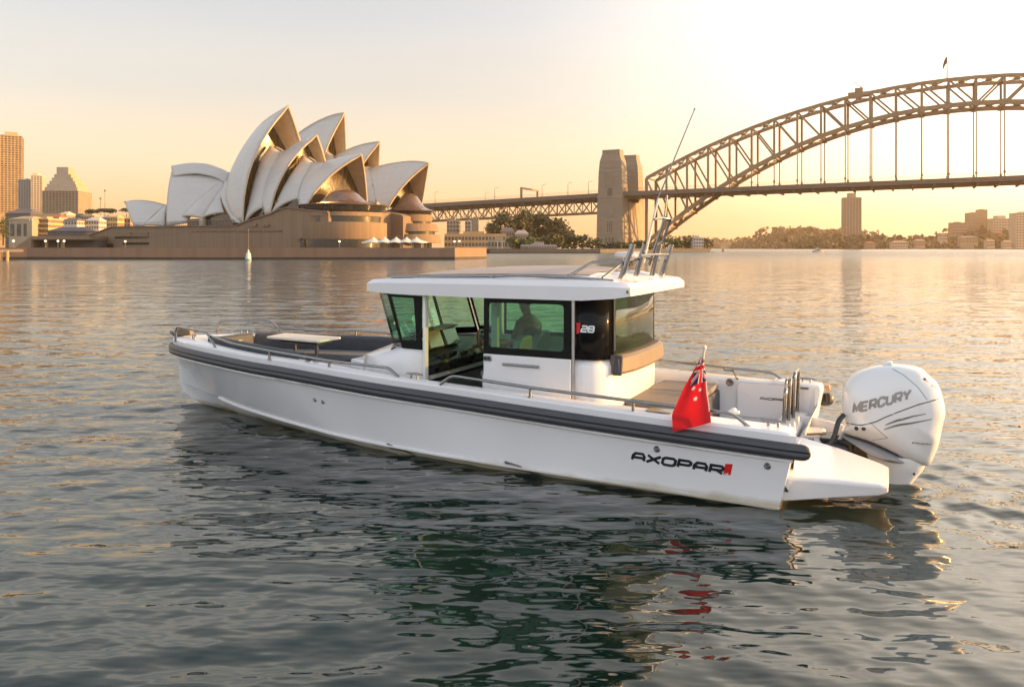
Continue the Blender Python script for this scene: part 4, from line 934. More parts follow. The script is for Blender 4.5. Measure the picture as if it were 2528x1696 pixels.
for yy in (4, 26):                                                    # approach trusses under the deck
    t = MB(); n = 26; l0, l1 = -262, -36; dl = (l1-l0)/n
    for i in range(n+1):
        l = l0+i*dl; zt, z0 = zdeck(l)-5.2, zdeck(l)-16.5
        t.bar((l, yy, z0), (l, yy, zt), .55, .6)
        if i < n:
            l2 = l+dl; zt2, z02 = zdeck(l2)-5.2, zdeck(l2)-16.5
            t.bar((l, yy, zt), (l2, yy, zt2), .9, 1.2); t.bar((l, yy, z0), (l2, yy, z02), .9, 1.2)
            if i % 2: t.bar((l, yy, z0), (l2, yy, zt2), .9)
            else: t.bar((l, yy, zt), (l2, yy, z02), .9)
    t.build('approach_truss', steelb, BR)
def stone_pylon(l, y):
    m_ = MB(); c = lambda w, d, z: [(l-w/2, y-d/2, z), (l+w/2, y-d/2, z), (l+w/2, y+d/2, z), (l-w/2, y+d/2, z)]
    lv_ = [(27, 20, 0), (27, 20, 6), (25, 18, 6.5), (23.2, 16.6, 46), (23.9, 17.2, 46.2), (23.8, 17.1, 48.4), (22.8, 16.2, 48.6), (21.6, 15.2, 70), (21.9, 15.5, 70.2), (21.3, 15.0, 71.6), (20.0, 13.8, 80), (17.6, 11.6, 84.2), (16.8, 11, 86.2), (16.4, 10.6, 86.4), (16.2, 10.4, 90)]
    m_.loft([c(*q) for q in lv_], True, True, True); o = m_.build('stone_pylon', stone, BR)
    d = MB(); ya = y-8.4
    def onf(x0, x1, z0, z1, t=.25, dm=None):
        k = lambda z: interp(z, [6.5, 46, 48.6, 70, 80], [9.0, 8.3, 8.1, 7.6, 6.9]); (dm or d).prism([(l+x0, y-k(z0)-t, z0), (l+x1, y-k(z0)-t, z0), (l+x1, y-k(z1)-t, z1), (l+x0, y-k(z1)-t, z1)], (0, .6, 0))
    w = MB(); k0 = 8.2
    pts = [(l-2.3, y-k0-.12, 47), (l+2.3, y-k0-.12, 47), (l+2.3, y-7.95-.12, 53.5)]+[(l+2.3*math.cos(R(a)), y-7.9-.12, 53.5+2.4*math.sin(R(a))) for a in range(15, 180, 15)]+[(l-2.3, y-7.95-.12, 53.5)]
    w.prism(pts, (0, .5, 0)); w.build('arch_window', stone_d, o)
    onf(-4.2, 4.2, 36, 37.2, .5); onf(-3.4, 3.4, 30, 36, .45); onf(-3.8, 3.8, 43, 45.8, .5)
    d.build('stone_balcony', stone, o)
    for a in (-2.2, -.3, 1.6):
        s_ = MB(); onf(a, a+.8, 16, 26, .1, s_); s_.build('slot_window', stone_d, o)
    g_ = MB()
    for a in (-5.6, -2.8, 1.6, 4.4): onf(a, a+1.1, 56, 70, .35, g_)
    onf(-6.0, 6.0, 73.5, 74.6, .4, g_); g_.build('pilaster', stone, o)
    b_ = MB(); onf(-6, 6, 6.5, 12, .5, b_); onf(-5.2, 5.2, 12, 13.2, .6, b_); b_.build('doorway_surround', stone, o)
    for a in (-3.6, -.6, 2.4):
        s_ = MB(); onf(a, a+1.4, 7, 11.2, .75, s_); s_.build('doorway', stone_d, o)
    # side slots on the right face
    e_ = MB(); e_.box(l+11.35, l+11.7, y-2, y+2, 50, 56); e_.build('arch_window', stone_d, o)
stone_pylon(-30, -4); stone_pylon(-30, 44)
ab = MB(); ab.prism([(-42, 4, 0), (-14, 4, 0), (-18, 4, 44), (-42, 4, 44)], (0, 42, 0)); ab.build('abutment', mat('abutment_stone', (.27, .215, .16), .85, var=.15, scale=.2), BR)
# bits standing on the bridge
mc = MB(); l = 172; mc.box(l-7, l+9, 12, 18, ztop(l)+1.5, ztop(l)+5); mc.box(l-2, l+4, 13, 17, ztop(l)+5, ztop(l)+8.5); mc.bar((l+4, 15, ztop(l)+8), (l-3, 15, ztop(l)+14), .5); mc.bar((l+2, 15, ztop(l)+8), (l+5, 15, ztop(l)+16), .4)
tag(mc.build('maintenance_crane', steelb), 'small dark maintenance crane sitting on the top chord of the arch bridge', 'crane').matrix_world = Matrix.Translation((119.5, 720, 0)) @ Matrix.Rotation(math.atan2(-.444, .896), 4, 'Z')
BMX = Matrix.Translation((119.5, 720, 0)) @ Matrix.Rotation(math.atan2(-.444, .896), 4, 'Z')
fp = empty('flagpole'); fp.matrix_world = BMX @ Matrix.Translation((236, 15, ztop(236)+1.5)); tag(fp, 'thin flagpole with a dark hanging flag on the crown of the arch bridge', 'flagpole')
MB().tube([(0, 0, 0), (0, 0, 20)], [.55, .35], 6).build('pole', steelb, fp)
fgm = MB(); fgm.loft([[(0, 0, 19.5), (0, 0, 15)], [(-1.0, .3, 18.7), (-1.2, .2, 12.8)], [(-2.0, -.2, 16.6), (-2.4, .2, 10.2)], [(-2.9, .1, 13.2), (-3.2, 0, 8.6)]], closed=False); fgm.build('flag_cloth', mat('dark_flag', (.06, .03, .035), .8), fp, smooth=60)
random.seed(12)
def bridge_lamp(l, y, h=11, arm=3.0):
    o = empty('street_lamp'); o.matrix_world = BMX @ Matrix.Translation((l, y, zdeck(l)))
    MB().tube([(0, 0, 0), (0, 0, h)], [.28, .18], 6).bar((0, 0, h), (arm, 0, h+.4), .22).build('lamp_post', steelb, o); MB().box(arm-.9, arm+.7, -.25, .25, h+.2, h+.55).build('lamp_head', steelb, o); return o
for k, (l, y, lab) in enumerate([(-215, -8, 'street lamp at the far left end of the bridge approach, nearest the white shells'), (-182, 36, 'bridge street lamp second from the white shells'), (-148, -8, 'bridge street lamp just left of the overhead gantry'), (-98, -8, 'bridge street lamp just right of the overhead gantry'), (-72, -8, 'bridge street lamp midway between gantry and stone pylon'), (-52, -8, 'bridge street lamp nearest the left stone pylon')]):
    tag(bridge_lamp(l, y), lab, 'street lamp', 'street lamps on the bridge approach')
ga = empty('sign_gantry'); ga.matrix_world = BMX @ Matrix.Translation((-120, 0, zdeck(-120))); tag(ga, 'dark overhead gantry spanning the road on the bridge approach', 'gantry')
for y, x in ((-7, 0), (30, 0)): MB().box(-.9, .9, y-.9, y+.9, 0, 8.5).build('gantry_post', steelb, ga)
MB().box(-.8, .8, -8, 31, 8.5, 10.2).build('gantry_beam', steelb, ga)
# ------------------------------------------------------------------ the shell-roofed opera house (local axes: x the way the shells face, y away from the camera)
def tile_lines(m):
    """fine darker joints along the ribs and across them in shallow chevrons, in the shell's own rib coordinates"""
    nt = m.node_tree; N = nt.nodes; Lk = nt.links.new; b = N['Principled BSDF']; src = b.inputs['Base Color'].links[0].from_socket
    uv = N.new('ShaderNodeUVMap'); uv.uv_map = 'ribs'; sp = N.new('ShaderNodeSeparateXYZ'); Lk(uv.outputs[0], sp.inputs[0])
    def f(op, a, b_=None):
        n = N.new('ShaderNodeMath'); n.operation = op
        for i, v in enumerate((a, b_)):
            if v is None: continue
            if isinstance(v, (int, float)): n.inputs[i].default_value = v
            else: Lk(v, n.inputs[i])
        return n.outputs[0]
    u = f('FRACT', sp.outputs[0]); du = f('ABSOLUTE', f('SUBTRACT', u, .5)); v = f('FRACT', f('ADD', sp.outputs[1], f('MULTIPLY', du, .9))); dv = f('ABSOLUTE', f('SUBTRACT', v, .5))
    line = f('MAXIMUM', f('GREATER_THAN', du, .455), f('GREATER_THAN', dv, .45))
    mx = N.new('ShaderNodeMix'); mx.data_type = 'RGBA'; mx.blend_type = 'MULTIPLY'; Lk(f('MULTIPLY', line, .17), mx.inputs[0]); Lk(src, mx.inputs[6]); mx.inputs[7].default_value = (.45, .42, .38, 1)
    Lk(mx.outputs[2], b.inputs['Base Color'])
tile = mat('shell_tiles', (.46, .445, .415), .38, var=.05, scale=.5, streak=(.15, .15, 2.2), coat=.15); tile_lines(tile)
ribm = mat('shell_concrete_rib', (.44, .36, .26), .8, var=.12, scale=.3)
podm = mat('podium_granite', (.20, .136, .084), .85, var=.17, scale=.8, streak=(1.3, 1.3, .04))
glz = mat('bronze_glass', (.018, .02, .017), .12, var=.3, scale=.3, coat=.4)
glw = mat('bronze_glass_wall', (.075, .05, .022), .18, var=.8, scale=1.0, streak=(1.0, 1.0, .02), coat=.3)
cone = mat('bronze_cone_glass', (.10, .065, .05), .25, var=.2, scale=.4, coat=.4)
AL = R(36); AX = Vector((math.cos(AL), -math.sin(AL))); AN = Vector((math.sin(AL), math.cos(AL))); OP0 = Vector((-101.5, 367.6))
OH = empty('opera_house', (OP0.x, OP0.y, 0), -AL); tag(OH, 'opera house with tall white sail shaped roof shells on a brown waterfront podium', 'opera house')
def C(u, v, off):                                                      # the point seen at (u, v) that lies off metres behind the main axis
    k = (u-1264)/2000; Y = (off+OP0.dot(AN))/(k*AN.x+AN.y); X = k*Y; p = Vector((X, Y))-OP0
    return Vector((p.dot(AX), off, CAM_H-(v-612)/2000*Y))
def mirror(p, c): return Vector((p.x, 2*c-p.y, p.z))
def patch(name, left, right, bulge, out, m=None, th=.9, n=14, nr=8, flip=None, parent=None, mir=None, smooth=60):
    """surface between two edge curves (left and right, same count) bulged outwards"""
    L = smooth_path(left, 6) if len(left) > 2 else [Vector(left[0]).lerp(Vector(left[1]), i/12) for i in range(13)]
    Rr = smooth_path(right, 6) if len(right) > 2 else [Vector(right[0]).lerp(Vector(right[1]), i/12) for i in range(13)]
    k = min(len(L), len(Rr))
    def rs(P): return [P[min(len(P)-1, int(i*(len(P)-1)/(n-1)+.5))] for i in range(n)]
    L, Rr = rs(L), rs(Rr); out = Vector(out).normalized(); rows = []
    for a, b in zip(L, Rr): rows.append([a.lerp(b, j/(nr-1))+out*bulge*(a-b).length*4*(j/(nr-1))*(1-j/(nr-1))*.25 for j in range(nr)])
    obs = []
    for c in ([None] if mir is None else [None, mir]):
        w = MB(); w.loft([[mirror(p, c) if c is not None else p for p in r] for r in rows], closed=False)
        o = w.build(name, m or tile, parent or OH, smooth=smooth); s = o.modifiers.new('thick', 'SOLIDIFY'); s.thickness = th; s.offset = 0; obs.append(o)
    return obs
def shell_uv(o, ns, nr):
    uv = o.data.uv_layers.new(name='ribs'); idx = np.zeros(len(o.data.loops), np.int32); o.data.loops.foreach_get('vertex_index', idx)
    uv.data.foreach_set('uv', np.stack([.5+(idx//nr)/(ns-1)*9, .5+(idx % nr)/(nr-1)*11], -1).astype(np.float32).ravel())
def shell(ridge, Ba, Bb, cy, sag=.12, back=-1, nr=16, ns=18, th=.7, glass=None):
    """two mirrored spherical halves: ridge points on the plane y = cy from tip to rear, ribs fanning from the base Ba..Bb"""
    RD = smooth_path(ridge, 8); RD = [RD[min(len(RD)-1, int(i*(len(RD)-1)/(ns-1)+.5))] for i in range(ns)]
    grid = []
    for i, r in enumerate(RD):
        b = Vector(Ba).lerp(Vector(Bb), i/(ns-1)); ch = r-b; row = []
        o = Vector((back*.55, -.75 if b.y < cy else .75, .55)); o = (o-ch*(o.dot(ch)/ch.length_squared)).normalized()
        for j in range(nr):
            t = j/(nr-1); row.append(b.lerp(r, t)+o*sag*ch.length*4*t*(1-t))
        grid.append(row)
    for c in (None, cy):
        w = MB(); w.loft([[mirror(p, c) if c is not None else p for p in row] for row in grid], closed=False)
        w.cur = 0; o = w.build('roof_shell', [tile, ribm], OH, smooth=60)
        # wind outward so that the thickness and the inner ribs are on the inside
        ctr = Vector((RD[len(RD)//2].x, cy, 15)); f = o.data.polygons[len(o.data.polygons)//2]
        if f.normal.dot(f.center-ctr) < 0: o.data.flip_normals()
        shell_uv(o, ns, nr)
        s = o.modifiers.new('thick', 'SOLIDIFY'); s.thickness = th; s.offset = -1; s.material_offset = 1; s.material_offset_rim = 1
        e = MB(); rowe = [mirror(p, c) if c is not None else p for p in grid[0]]                      # the deep edge rib of the mouth
        e.tube([p+Vector((-back*.1, .35*(1 if (p.y < cy) else -1), -.5)) for p in rowe], [.38+.22*(j/(nr-1)) for j in range(nr)], 6); e.build('edge_rib', ribm, o, smooth=60)
    if glass:
        k, t0 = glass; col = grid[k]; j0 = int(t0*(nr-1)); w = MB()
        A = [p+Vector((0, .6, -.3)) for p in col[j0:]]; Bm = [mirror(p, cy) for p in A]
        w.loft([[a.lerp(b, q/10)+Vector((-back*.4*4*(q/10)*(1-q/10), 0, 0)) for q in range(11)] for a, b in zip(A, Bm)], closed=False); w.build('glass_wall', glw, OH, smooth=60)
    return grid
c0 = 0.0
# main hall
shell([C(712, 260, c0), C(650, 300, c0), C(609, 349, c0), C(580, 407, c0), C(571, 452, c0)], C(598, 551, -21), C(588, 552, -20), c0, .10, glass=(3, .05))
shell([C(782, 331, c0), C(728, 355, c0), C(690, 384, c0), C(668, 408, c0)], C(664, 532, -19), C(654, 531, -18.5), c0, .10, glass=(3, .05))
shell([C(892, 379, c0), C(840, 389, c0), C(790, 404, c0), C(755, 425, c0)], C(750, 511, -18), C(737, 509, -17.5), c0, .075, glass=(5, .0))
g1 = shell([C(428, 411, c0), C(470, 405, c0), C(520, 409, c0), C(568, 428, c0)], C(411, 559, -16), C(458, 550, -16), c0, .07, back=1)
band = [C(424, 411, -.5), C(470, 404, -.5), C(520, 408, -.5), C(568, 427, -.5)]; low = [C(426, 437, -5), C(480, 429, -6), C(530, 438, -5), C(558, 455, -3.5)]
patch('ridge_band', band, low, .0, (0, -1, .6), th=.8)
# side shells between the main ones
patch('side_shell', [C(546, 448, -5), C(494, 490, -11), C(450, 535, -16)], [C(556, 455, -6), C(528, 497, -13), C(500, 539, -19)], .25, (0, -1, .4), mir=c0)
patch('side_shell', [C(556, 455, -6), C(527, 498, -13), C(500, 539, -19)], [C(552, 456, -6.2), C(546, 492, -13), C(553, 525, -18)], .25, (0, -1, .4), mir=c0)
patch('side_shell', [C(553, 455, -5), C(546, 490, -12), C(578, 552, -19.5)], [C(580, 440, -6), C(574, 500, -14), C(594, 552, -20.5)], .3, (-.3, -1, .4), mir=c0)
patch('side_shell', [C(668, 361, -1), C(636, 420, -10), C(604, 552, -20)], [C(694, 378, -1), C(660, 450, -12), C(648, 513, -18)], .3, (0, -1, .6), mir=c0)
patch('side_shell', [C(694, 378, -1), C(662, 440, -10), C(650, 515, -17.5)], [C(712, 372, -2), C(676, 440, -12), C(660, 532, -18.5)], .2, (0, -1, .5), mir=c0)
patch('side_shell', [C(751, 387, -1), C(708, 450, -11), C(670, 530, -18.5)], [C(772, 402, -1), C(745, 450, -10), C(734, 491, -16.5)], .3, (0, -1, .6), mir=c0)
patch('side_shell', [C(772, 402, -1), C(746, 450, -9), C(735, 493, -16)], [C(800, 405, -2), C(752, 460, -11), C(743, 508, -17.5)], .2, (0, -1, .5), mir=c0)
# second hall behind
c1 = 52.0
shell([C(850, 277, c1), C(815, 285, c1), C(770, 306, c1), C(728, 337, c1), C(705, 375, c1)], C(768, 520, c1-12), C(755, 520, c1-12), c1, .06, glass=(4, .05))
shell([C(937, 348, c1), C(890, 357, c1), C(840, 377, c1), C(800, 405, c1)], C(846, 522, c1-11.5), C(835, 522, c1-11), c1, .07, glass=(4, .05))
shell([C(1058, 400, c1), C(1015, 397, c1), C(960, 404, c1), C(905, 419, c1), C(880, 440, c1)], C(955, 514, c1-12), C(941, 506, c1-12), c1, .06, glass=(6, .0))
patch('side_shell', [C(897, 410, c1-1), C(893, 455, c1-8), C(890, 503, c1-12)], [C(912, 420, c1-1), C(922, 460, c1-8), C(928, 503, c1-12)], .2, (0, -1, .4), mir=c1)
patch('side_shell', [C(795, 367, c1-1), C(800, 420, c1-8), C(806, 480, c1-12)], [C(822, 385, c1-1), C(836, 420, c1-8), C(846, 480, c1-12)], .2, (0, -1, .4))
# restaurant shells at the left end
c2 = -6.0
shell([C(310, 497, c2), C(338, 494, c2), C(370, 496, c2), C(412, 506, c2)], C(331, 557, c2-8), C(352, 558, c2-8), c2, .05, back=1, th=.8)
patch('side_shell', [C(411, 506, c2-1), C(385, 530, c2-5), C(352, 557, c2-8)], [C(412, 506, c2-1), C(408, 530, c2-6), C(406, 559, c2-8)], .2, (0, -1, .4), th=.6)
# podium: long wall with its stair slope and shoulder, drum terraces
W0 = -22.5
outl_px = [(100, 622), (126, 612), (169, 597), (189, 588), (216, 584), (277, 561), (586, 558), (609, 547), (640, 537), (666, 530), (690, 518), (711, 513), (752, 518), (811, 524)]
top = [C(u, v, W0) for u, v in outl_px]
poly = [Vector((p.x, W0, p.z)) for p in top]+[Vector((top[-1].x, W0, .5)), Vector((top[0].x, W0, .5))]
pm_ = MB(); cut = 30.0; zc_ = float(np.interp(cut, [p.x for p in top], [p.z for p in top]))
pm_.prism([p for p in poly[:-2] if p.x < cut]+[Vector((cut, W0, zc_)), Vector((cut, W0, .5)), Vector((top[0].x, W0, .5))], (0, 86, 0))
pm_.prism([Vector((cut, W0, zc_))]+[p for p in poly[:-2] if p.x > cut]+[Vector((top[-1].x, W0, .5)), Vector((cut, W0, .5))], (0, 16, 0))
pod = pm_.build('podium', podm, OH)
cp = MB()
for a, b in zip(top[1:-1], top[2:]): cp.bar(Vector((a.x, W0-.25, a.z+.1)), Vector((b.x, W0-.25, b.z+.1)), .9, .5)
cp.build('coping', mat('podium_coping', (.16, .11, .09), .8, var=.1, scale=.5), pod)
dkg = glz
def wallwin(u0, v0, u1, v1, nm='window', m=dkg, t=.25, off=W0):
    a, b, c_, d = C(u0, v1, off), C(u1, v1, off), C(u1, v0, off), C(u0, v0, off)
    z0, z1 = (a.z+b.z)/2, (c_.z+d.z)/2
    MB().box(a.x, b.x, off-t, off+.3, z0, z1).build(nm, m, pod)
wallwin(285, 575, 324, 589); wallwin(326, 575, 367, 588); wallwin(230, 602, 252, 613); wallwin(254, 602, 280, 612)
wallwin(304, 599, 368, 604, 'wall_slot'); 
for a, b in ((472, 492), (496, 515), (518, 537), (540, 583), (587, 648), (652, 697)): wallwin(a, 570, b, 573, 'wall_slot')
wallwin(742, 593, 752, 611, 'doorway'); wallwin(735, 588, 748, 592, 'door_canopy', podm, 1.6)
for a in (620, 650): wallwin(a, 553, a+16, 559, 'wall_vent', podm, .9)
for u in (183, 190): wallwin(u-1.2, 599, u+.4, 613, 'wall_sign', mat('sign_grey', (.4, .37, .34), .6), .3)
# openings under the side shells, dark glass and columns
for (ua, ub, va, vb, off) in ((462, 498, 541, 558, -17), (503, 575, 532, 557, -17.5), (610, 650, 518, 545, -18), (672, 738, 497, 527, -17)):
    a, b, t_ = C(ua, vb, off), C(ub, vb, off), C(ua, va, off); MB().box(a.x, b.x, off, off+1, b.z-1, t_.z).build('foyer_glass', glz, OH)
cc = C(500, 559, -18.8); MB().box(cc.x-1.4, cc.x+1.4, -19.6, -18, cc.z-1, C(500, 538, -18.8).z).build('column', ribm, OH)
# sight line of the shoulder fence
for off in (-21,):
    f = MB(); a, b = C(285, 558, off), C(578, 555, off)
    for k in range(60): x = a.x+(b.x-a.x)*k/59; f.bar((x, off, a.z-1), (x, off, a.z+1.2), .12)
    f.bar((a.x, off, a.z+1.2), (b.x, off, a.z+1.2), .14); f.build('roof_railing', mat('rail_grey', (.2, .2, .2), .5, metal=.5), OH)
def drum(c, prof, nm, m, a0=0, a1=360, n=48, parent=None):
    w = MB(); w.lathe(prof, (c[0], c[1], 0), n); return w.build(nm, m, parent or OH, smooth=40)
D1 = (46, -8)
drum(D1, [(0, .5), (17.0, .5), (17.0, 5.6), (16.2, 5.6), (16.2, 5.7), (0, 5.7)], 'terrace_base', glz)
drum(D1, [(0, 5.7), (17.0, 5.7), (17.2, 6.0), (17.2, 12.4), (16.6, 12.5), (0, 12.5)], 'terrace_drum', podm)
drum(D1, [(0, 12.5), (14.6, 12.5), (14.6, 14.8), (0, 14.8)], 'terrace_window', glz)
drum(D1, [(0, 14.8), (15.0, 14.8), (15.2, 15.0), (15.2, 16.6), (0, 16.7)], 'terrace_parapet', podm)
D2 = (42, -5)
drum(D2, [(0, 16.7), (17, 17.0), (17.6, 19.4), (0, 19.5)], 'foyer_glass_band', glz)
drum(D2, [(0, 19.5), (18.6, 19.5), (18.8, 19.9), (14, 20.4), (10.5, 21.2), (8.5, 22.5), (6.4, 24.6), (4.2, 26.2), (0, 26.8)], 'foyer_cone', cone)
D3 = (32, 48)
drum(D3, [(0, .5), (9, .5), (9, 4.6), (0, 4.6)], 'terrace_base', glz)
for nm, m_, r0_, r1_, z0_, z1_ in (('terrace_drum', podm, 13.9, 12.8, 4.6, 8.6), ('terrace_window', glz, 10.5, 10.5, 8.6, 10.0), ('terrace_drum', podm, 12.4, 11.6, 10.0, 13.6), ('terrace_window', glz, 8.2, 8.2, 13.6, 14.8), ('terrace_parapet', podm, 9.0, 9.2, 14.8, 18.0)):
    drum(D3, [(0, z0_), (r0_, z0_), (r1_, z1_), (0, z1_+.02)], nm, m_)
D4 = (27, 51)
drum(D4, [(0, 17.0), (9.8, 17.2), (10.8, 19.6), (0, 19.7)], 'foyer_glass_band', glz)
drum(D4, [(0, 19.7), (12.0, 19.7), (12.2, 20.2), (9.6, 20.9), (7.4, 22), (5.6, 24.4), (4.0, 27), (2.6, 28.4), (0, 28.8)], 'foyer_cone', cone)
MB().prism([(-20, 35.5, .5), (37.5, 35.5, .5), (37.5, 35.5, 16.8), (36, 35.5, 17.6), (20, 35.5, 20.5), (-20, 35.5, 20)], (0, 8, 0)).build('podium_wing', podm, OH)
MB().box(-60, 24, 43.5, 66, .5, 18).build('podium_wing', podm, OH)

# white peaked tents on the terrace in front of the drum
tentm = mat('tent_canvas', (.56, .52, .46), .7, var=.05, scale=1)
TX = [('first white peaked tent from the brown drum, biggest of its row', 922, 604), ('second white peaked tent from the brown drum', 950, 604), ('third white peaked tent from the brown drum', 978, 605), ('fourth white peaked tent from the brown drum', 1004, 606), ('last white peaked tent of the row, farthest from the brown drum', 1028, 607)]
for lab, u, v in TX:
    p = at(u, 611, 292); t = empty('peaked_tent', (p.x, p.y, 2.2)); tag(t, lab, 'tent', 'white tents on the terrace')
    w = MB(); h = 3.6
    rings = []
    for r_, z in ((4.4, 2.1), (3.0, 2.5), (1.6, 2.9), (.6, 3.5), (.12, 4.0)): rings.append([(r_*math.cos(a)*(1.0), r_*math.sin(a), z-(.35*abs(math.sin(2*a)) if r_ > 3 else 0)) for a in [2*math.pi*k/16 for k in range(16)]])
    w.loft(rings, True, False, True); w.build('canopy', tentm, t, smooth=40)
    for a in (45, 135, 225, 315): MB().tube([(2.9*math.cos(R(a)), 2.9*math.sin(R(a)), 0), (2.9*math.cos(R(a)), 2.9*math.sin(R(a)), 2.6)], .07, 5).build('tent_pole', tentm, t)
# ------------------------------------------------------------------ land sheets, sea walls
landm = mat('paved_shore', (.20, .18, .16), .9, var=.15, scale=.05)
def sheet(name, pts, z, label, m=landm, kind='structure'):
    o = MB().add([(x, y, z) for x, y in pts], [tuple(range(len(pts)))]).build(name, m)
    if o.data.polygons[0].normal.z < 0: o.data.flip_normals()
    return tag(o, label, None, kind=kind)
WALL = [(-190, 152), (-97, 162), (-60, 162), (-11.4, 161.5), (-8.6, 169), (-5.6, 178), (-7.5, 200), (-16, 240)]
sheet('promenade', WALL+[(-16, 420), (-330, 520), (-420, 300)], 2.18, 'paved waterfront promenade round the opera house')
def seawall(name, path, z1, m, label, t=1.2, cap=.0):
    w = MB(); n = len(path); P = [Vector((x, y, 0)) for x, y in path]; rr = []
    for i, p in enumerate(P):
        d = (P[min(i+1, n-1)]-P[max(i-1, 0)]).normalized(); nn = Vector((-d.y, d.x, 0))
        rr.append([p+Vector((0, 0, -2)), p+Vector((0, 0, z1)), p+nn*t+Vector((0, 0, z1)), p+nn*t+Vector((0, 0, -2))])
    w.loft(rr, True, True, True); o = tag(w.build(name, m), label, 'sea wall')
    st = MB(); q = []
    for i, p in enumerate(P):
        d = (P[min(i+1, n-1)]-P[max(i-1, 0)]).normalized(); nn = Vector((d.y, -d.x, 0))*.03; zt_ = .42+.07*math.sin(i*2.3)
        q.append([p+nn+Vector((0, 0, -1)), p+nn+Vector((0, 0, zt_)), p-nn+Vector((0, 0, zt_)), p-nn+Vector((0, 0, -1))])
    st.loft(q, True, True, True); st.build('tide_stain', mat('tide_stain', (.035, .032, .022), .7, var=.3, scale=1.5), o); return o
seawm = mat('sea_wall_granite', (.19, .122, .082), .8, var=.12, scale=.6, streak=(1.2, 1.2, .06))
seawall('sea_wall', WALL, 2.30, seawm, 'long brown sea wall standing in the water below the opera house')
MB_ = MB()
SH2 = [(-60, 420), (-20, 335), (-9, 326), (36, 330), (66, 410), (79, 452), (118, 482), (121, 500), (108, 540)]
sheet('shore', SH2+[(108, 1000), (-420, 1000), (-420, 500)], 1.9, 'low shore under the bridge approach')
seawall('sea_wall', SH2, 1.75, mat('quay_wall_dark', (.09, .08, .07), .9, var=.2, scale=.4), 'low dark quay wall along the shore under the bridge approach')

# ------------------------------------------------------------------ vegetation
leafs = {k: mat('foliage_'+k, c, .85, var=.45, scale=s) for k, c, s in (('dark', (.035, .042, .018), .35), ('olive', (.062, .062, .022), .3), ('green', (.07, .085, .025), .3), ('hazy', (.085, .075, .04), .1))}
bark = mat('bark', (.06, .045, .03), .9, var=.2, scale=1)
def leaf_mesh(w, lobes, n, size, rng, flat=.6):
    tot = sum(l[3]*l[4]*l[5] for l in lobes)
    for (x, y, z, a, b, c) in lobes:
        k = max(12, int(n*a*b*c/tot))
        for _ in range(k):
            v = rng.normal(size=3); v /= np.linalg.norm(v); r_ = (rng.random()**.4)*(1+.16*rng.normal())
            if v[2] < -.35 and rng.random() < .6: continue
            p = np.array([x+v[0]*a*r_, y+v[1]*b*r_, z+v[2]*c*r_]); q = rng.normal(size=3); q[2] = abs(q[2])+.3; q += v*.7; q /= np.linalg.norm(q)
            t = np.cross(q, rng.normal(size=3)); t /= np.linalg.norm(t); s_ = np.cross(q, t); e = size*(.55+.9*rng.random())
            w.add([p+t*e, p+s_*e*.6, p-t*e, p-s_*e*.6], [(0, 1, 2, 3)])
def tree(loc, h, wid, label, m='olive', form='round', n=700, size=None, seed=1, group=None, name='tree', cat='tree', depth=None):
    rng = np.random.default_rng(seed); o = empty(name, loc); tag(o, label, cat, group); w = MB(); size = size or wid*.055
    depth = depth or wid
    if form == 'round':
        lobes = [(0, 0, h*.58, wid*.40, depth*.4, h*.36), (-wid*.2, 0, h*.3, wid*.24, depth*.3, h*.2), (wid*.22, 0, h*.28, wid*.24, depth*.3, h*.2)]
        for i in range(9):
            a = rng.random()*6.28; r_ = .30+.12*rng.random(); lobes.append((wid*r_*math.cos(a), depth*r_*math.sin(a), h*(.34+.46*rng.random()), wid*(.15+.1*rng.random()), depth*.2, h*(.12+.1*rng.random())))
    elif form == 'umbrella':
        lobes = [(0, 0, h*.85, wid*.42, depth*.42, h*.12)]+[(wid*.3*math.cos(a), depth*.3*math.sin(a), h*(.78+.1*rng.random()), wid*.2, depth*.2, h*.10) for a in rng.random(7)*6.28]
    elif form == 'cone':
        lobes = [(0, 0, h*(.15+.8*i/9), wid*.5*(1-.85*i/9), depth*.5*(1-.85*i/9), h*.055) for i in range(10)]
    else:   # wide, low fig
        lobes = [(wid*(i/10-.5)*.85, depth*.3*rng.normal()*.5, h*(.58+.20*math.sin(i*1.3+seed)+.1*rng.random()), wid*(.10+.06*rng.random()), depth*.3, h*(.2+.12*rng.random())) for i in range(11)]+[(wid*(i/7-.5)*.9, 0, h*.26, wid*.12, depth*.3, h*.2) for i in range(8)]
    leaf_mesh(w, lobes, n, size, rng); w.build('crown', leafs[m], o, fix=False)
    t = MB(); t.tube([(0, 0, -.5), (.02*wid, 0, h*.35), (0, 0, h*.62)], [wid*.035+.1, wid*.028+.06, wid*.012+.03], 7)
    for i in range(4):
        a = i*1.7+seed; t.tube([(0, 0, h*.30), (wid*.14*math.cos(a), depth*.14*math.sin(a), h*.48), (wid*.24*math.cos(a), depth*.24*math.sin(a), h*.62)], [wid*.018+.04, wid*.012+.03, wid*.005+.02], 5)
    t.build('trunk', bark, o, smooth=60); return o
def tree_px(u, v_top, v_bot, Y, wpx, label, **k):
    z0 = CAM_H-(v_bot-612)/2000*Y; h = (v_bot-v_top)/2000*Y; p = at(u, v_bot, Y); return tree((p.x, p.y, z0), h, wpx/2000*Y, label, **k)
G1 = 'trees on the shore under the bridge'
tree_px(1205, 536, 606, 520, 28, 'dark narrow conical pine left of the spreading fig trees', m='dark', form='cone', n=900, seed=3, group=G1, name='pine_tree')
tree_px(1262, 528, 600, 540, 110, 'broad dark fig tree just right of the conical pine', m='olive', form='fig', n=3000, seed=4, group=G1, name='fig_tree', size=1.35)
tree_px(1322, 526, 598, 560, 100, 'tallest fig tree in the middle of the clump beneath the bridge', m='olive', form='fig', n=3000, seed=5, group=G1, name='fig_tree', size=1.35)
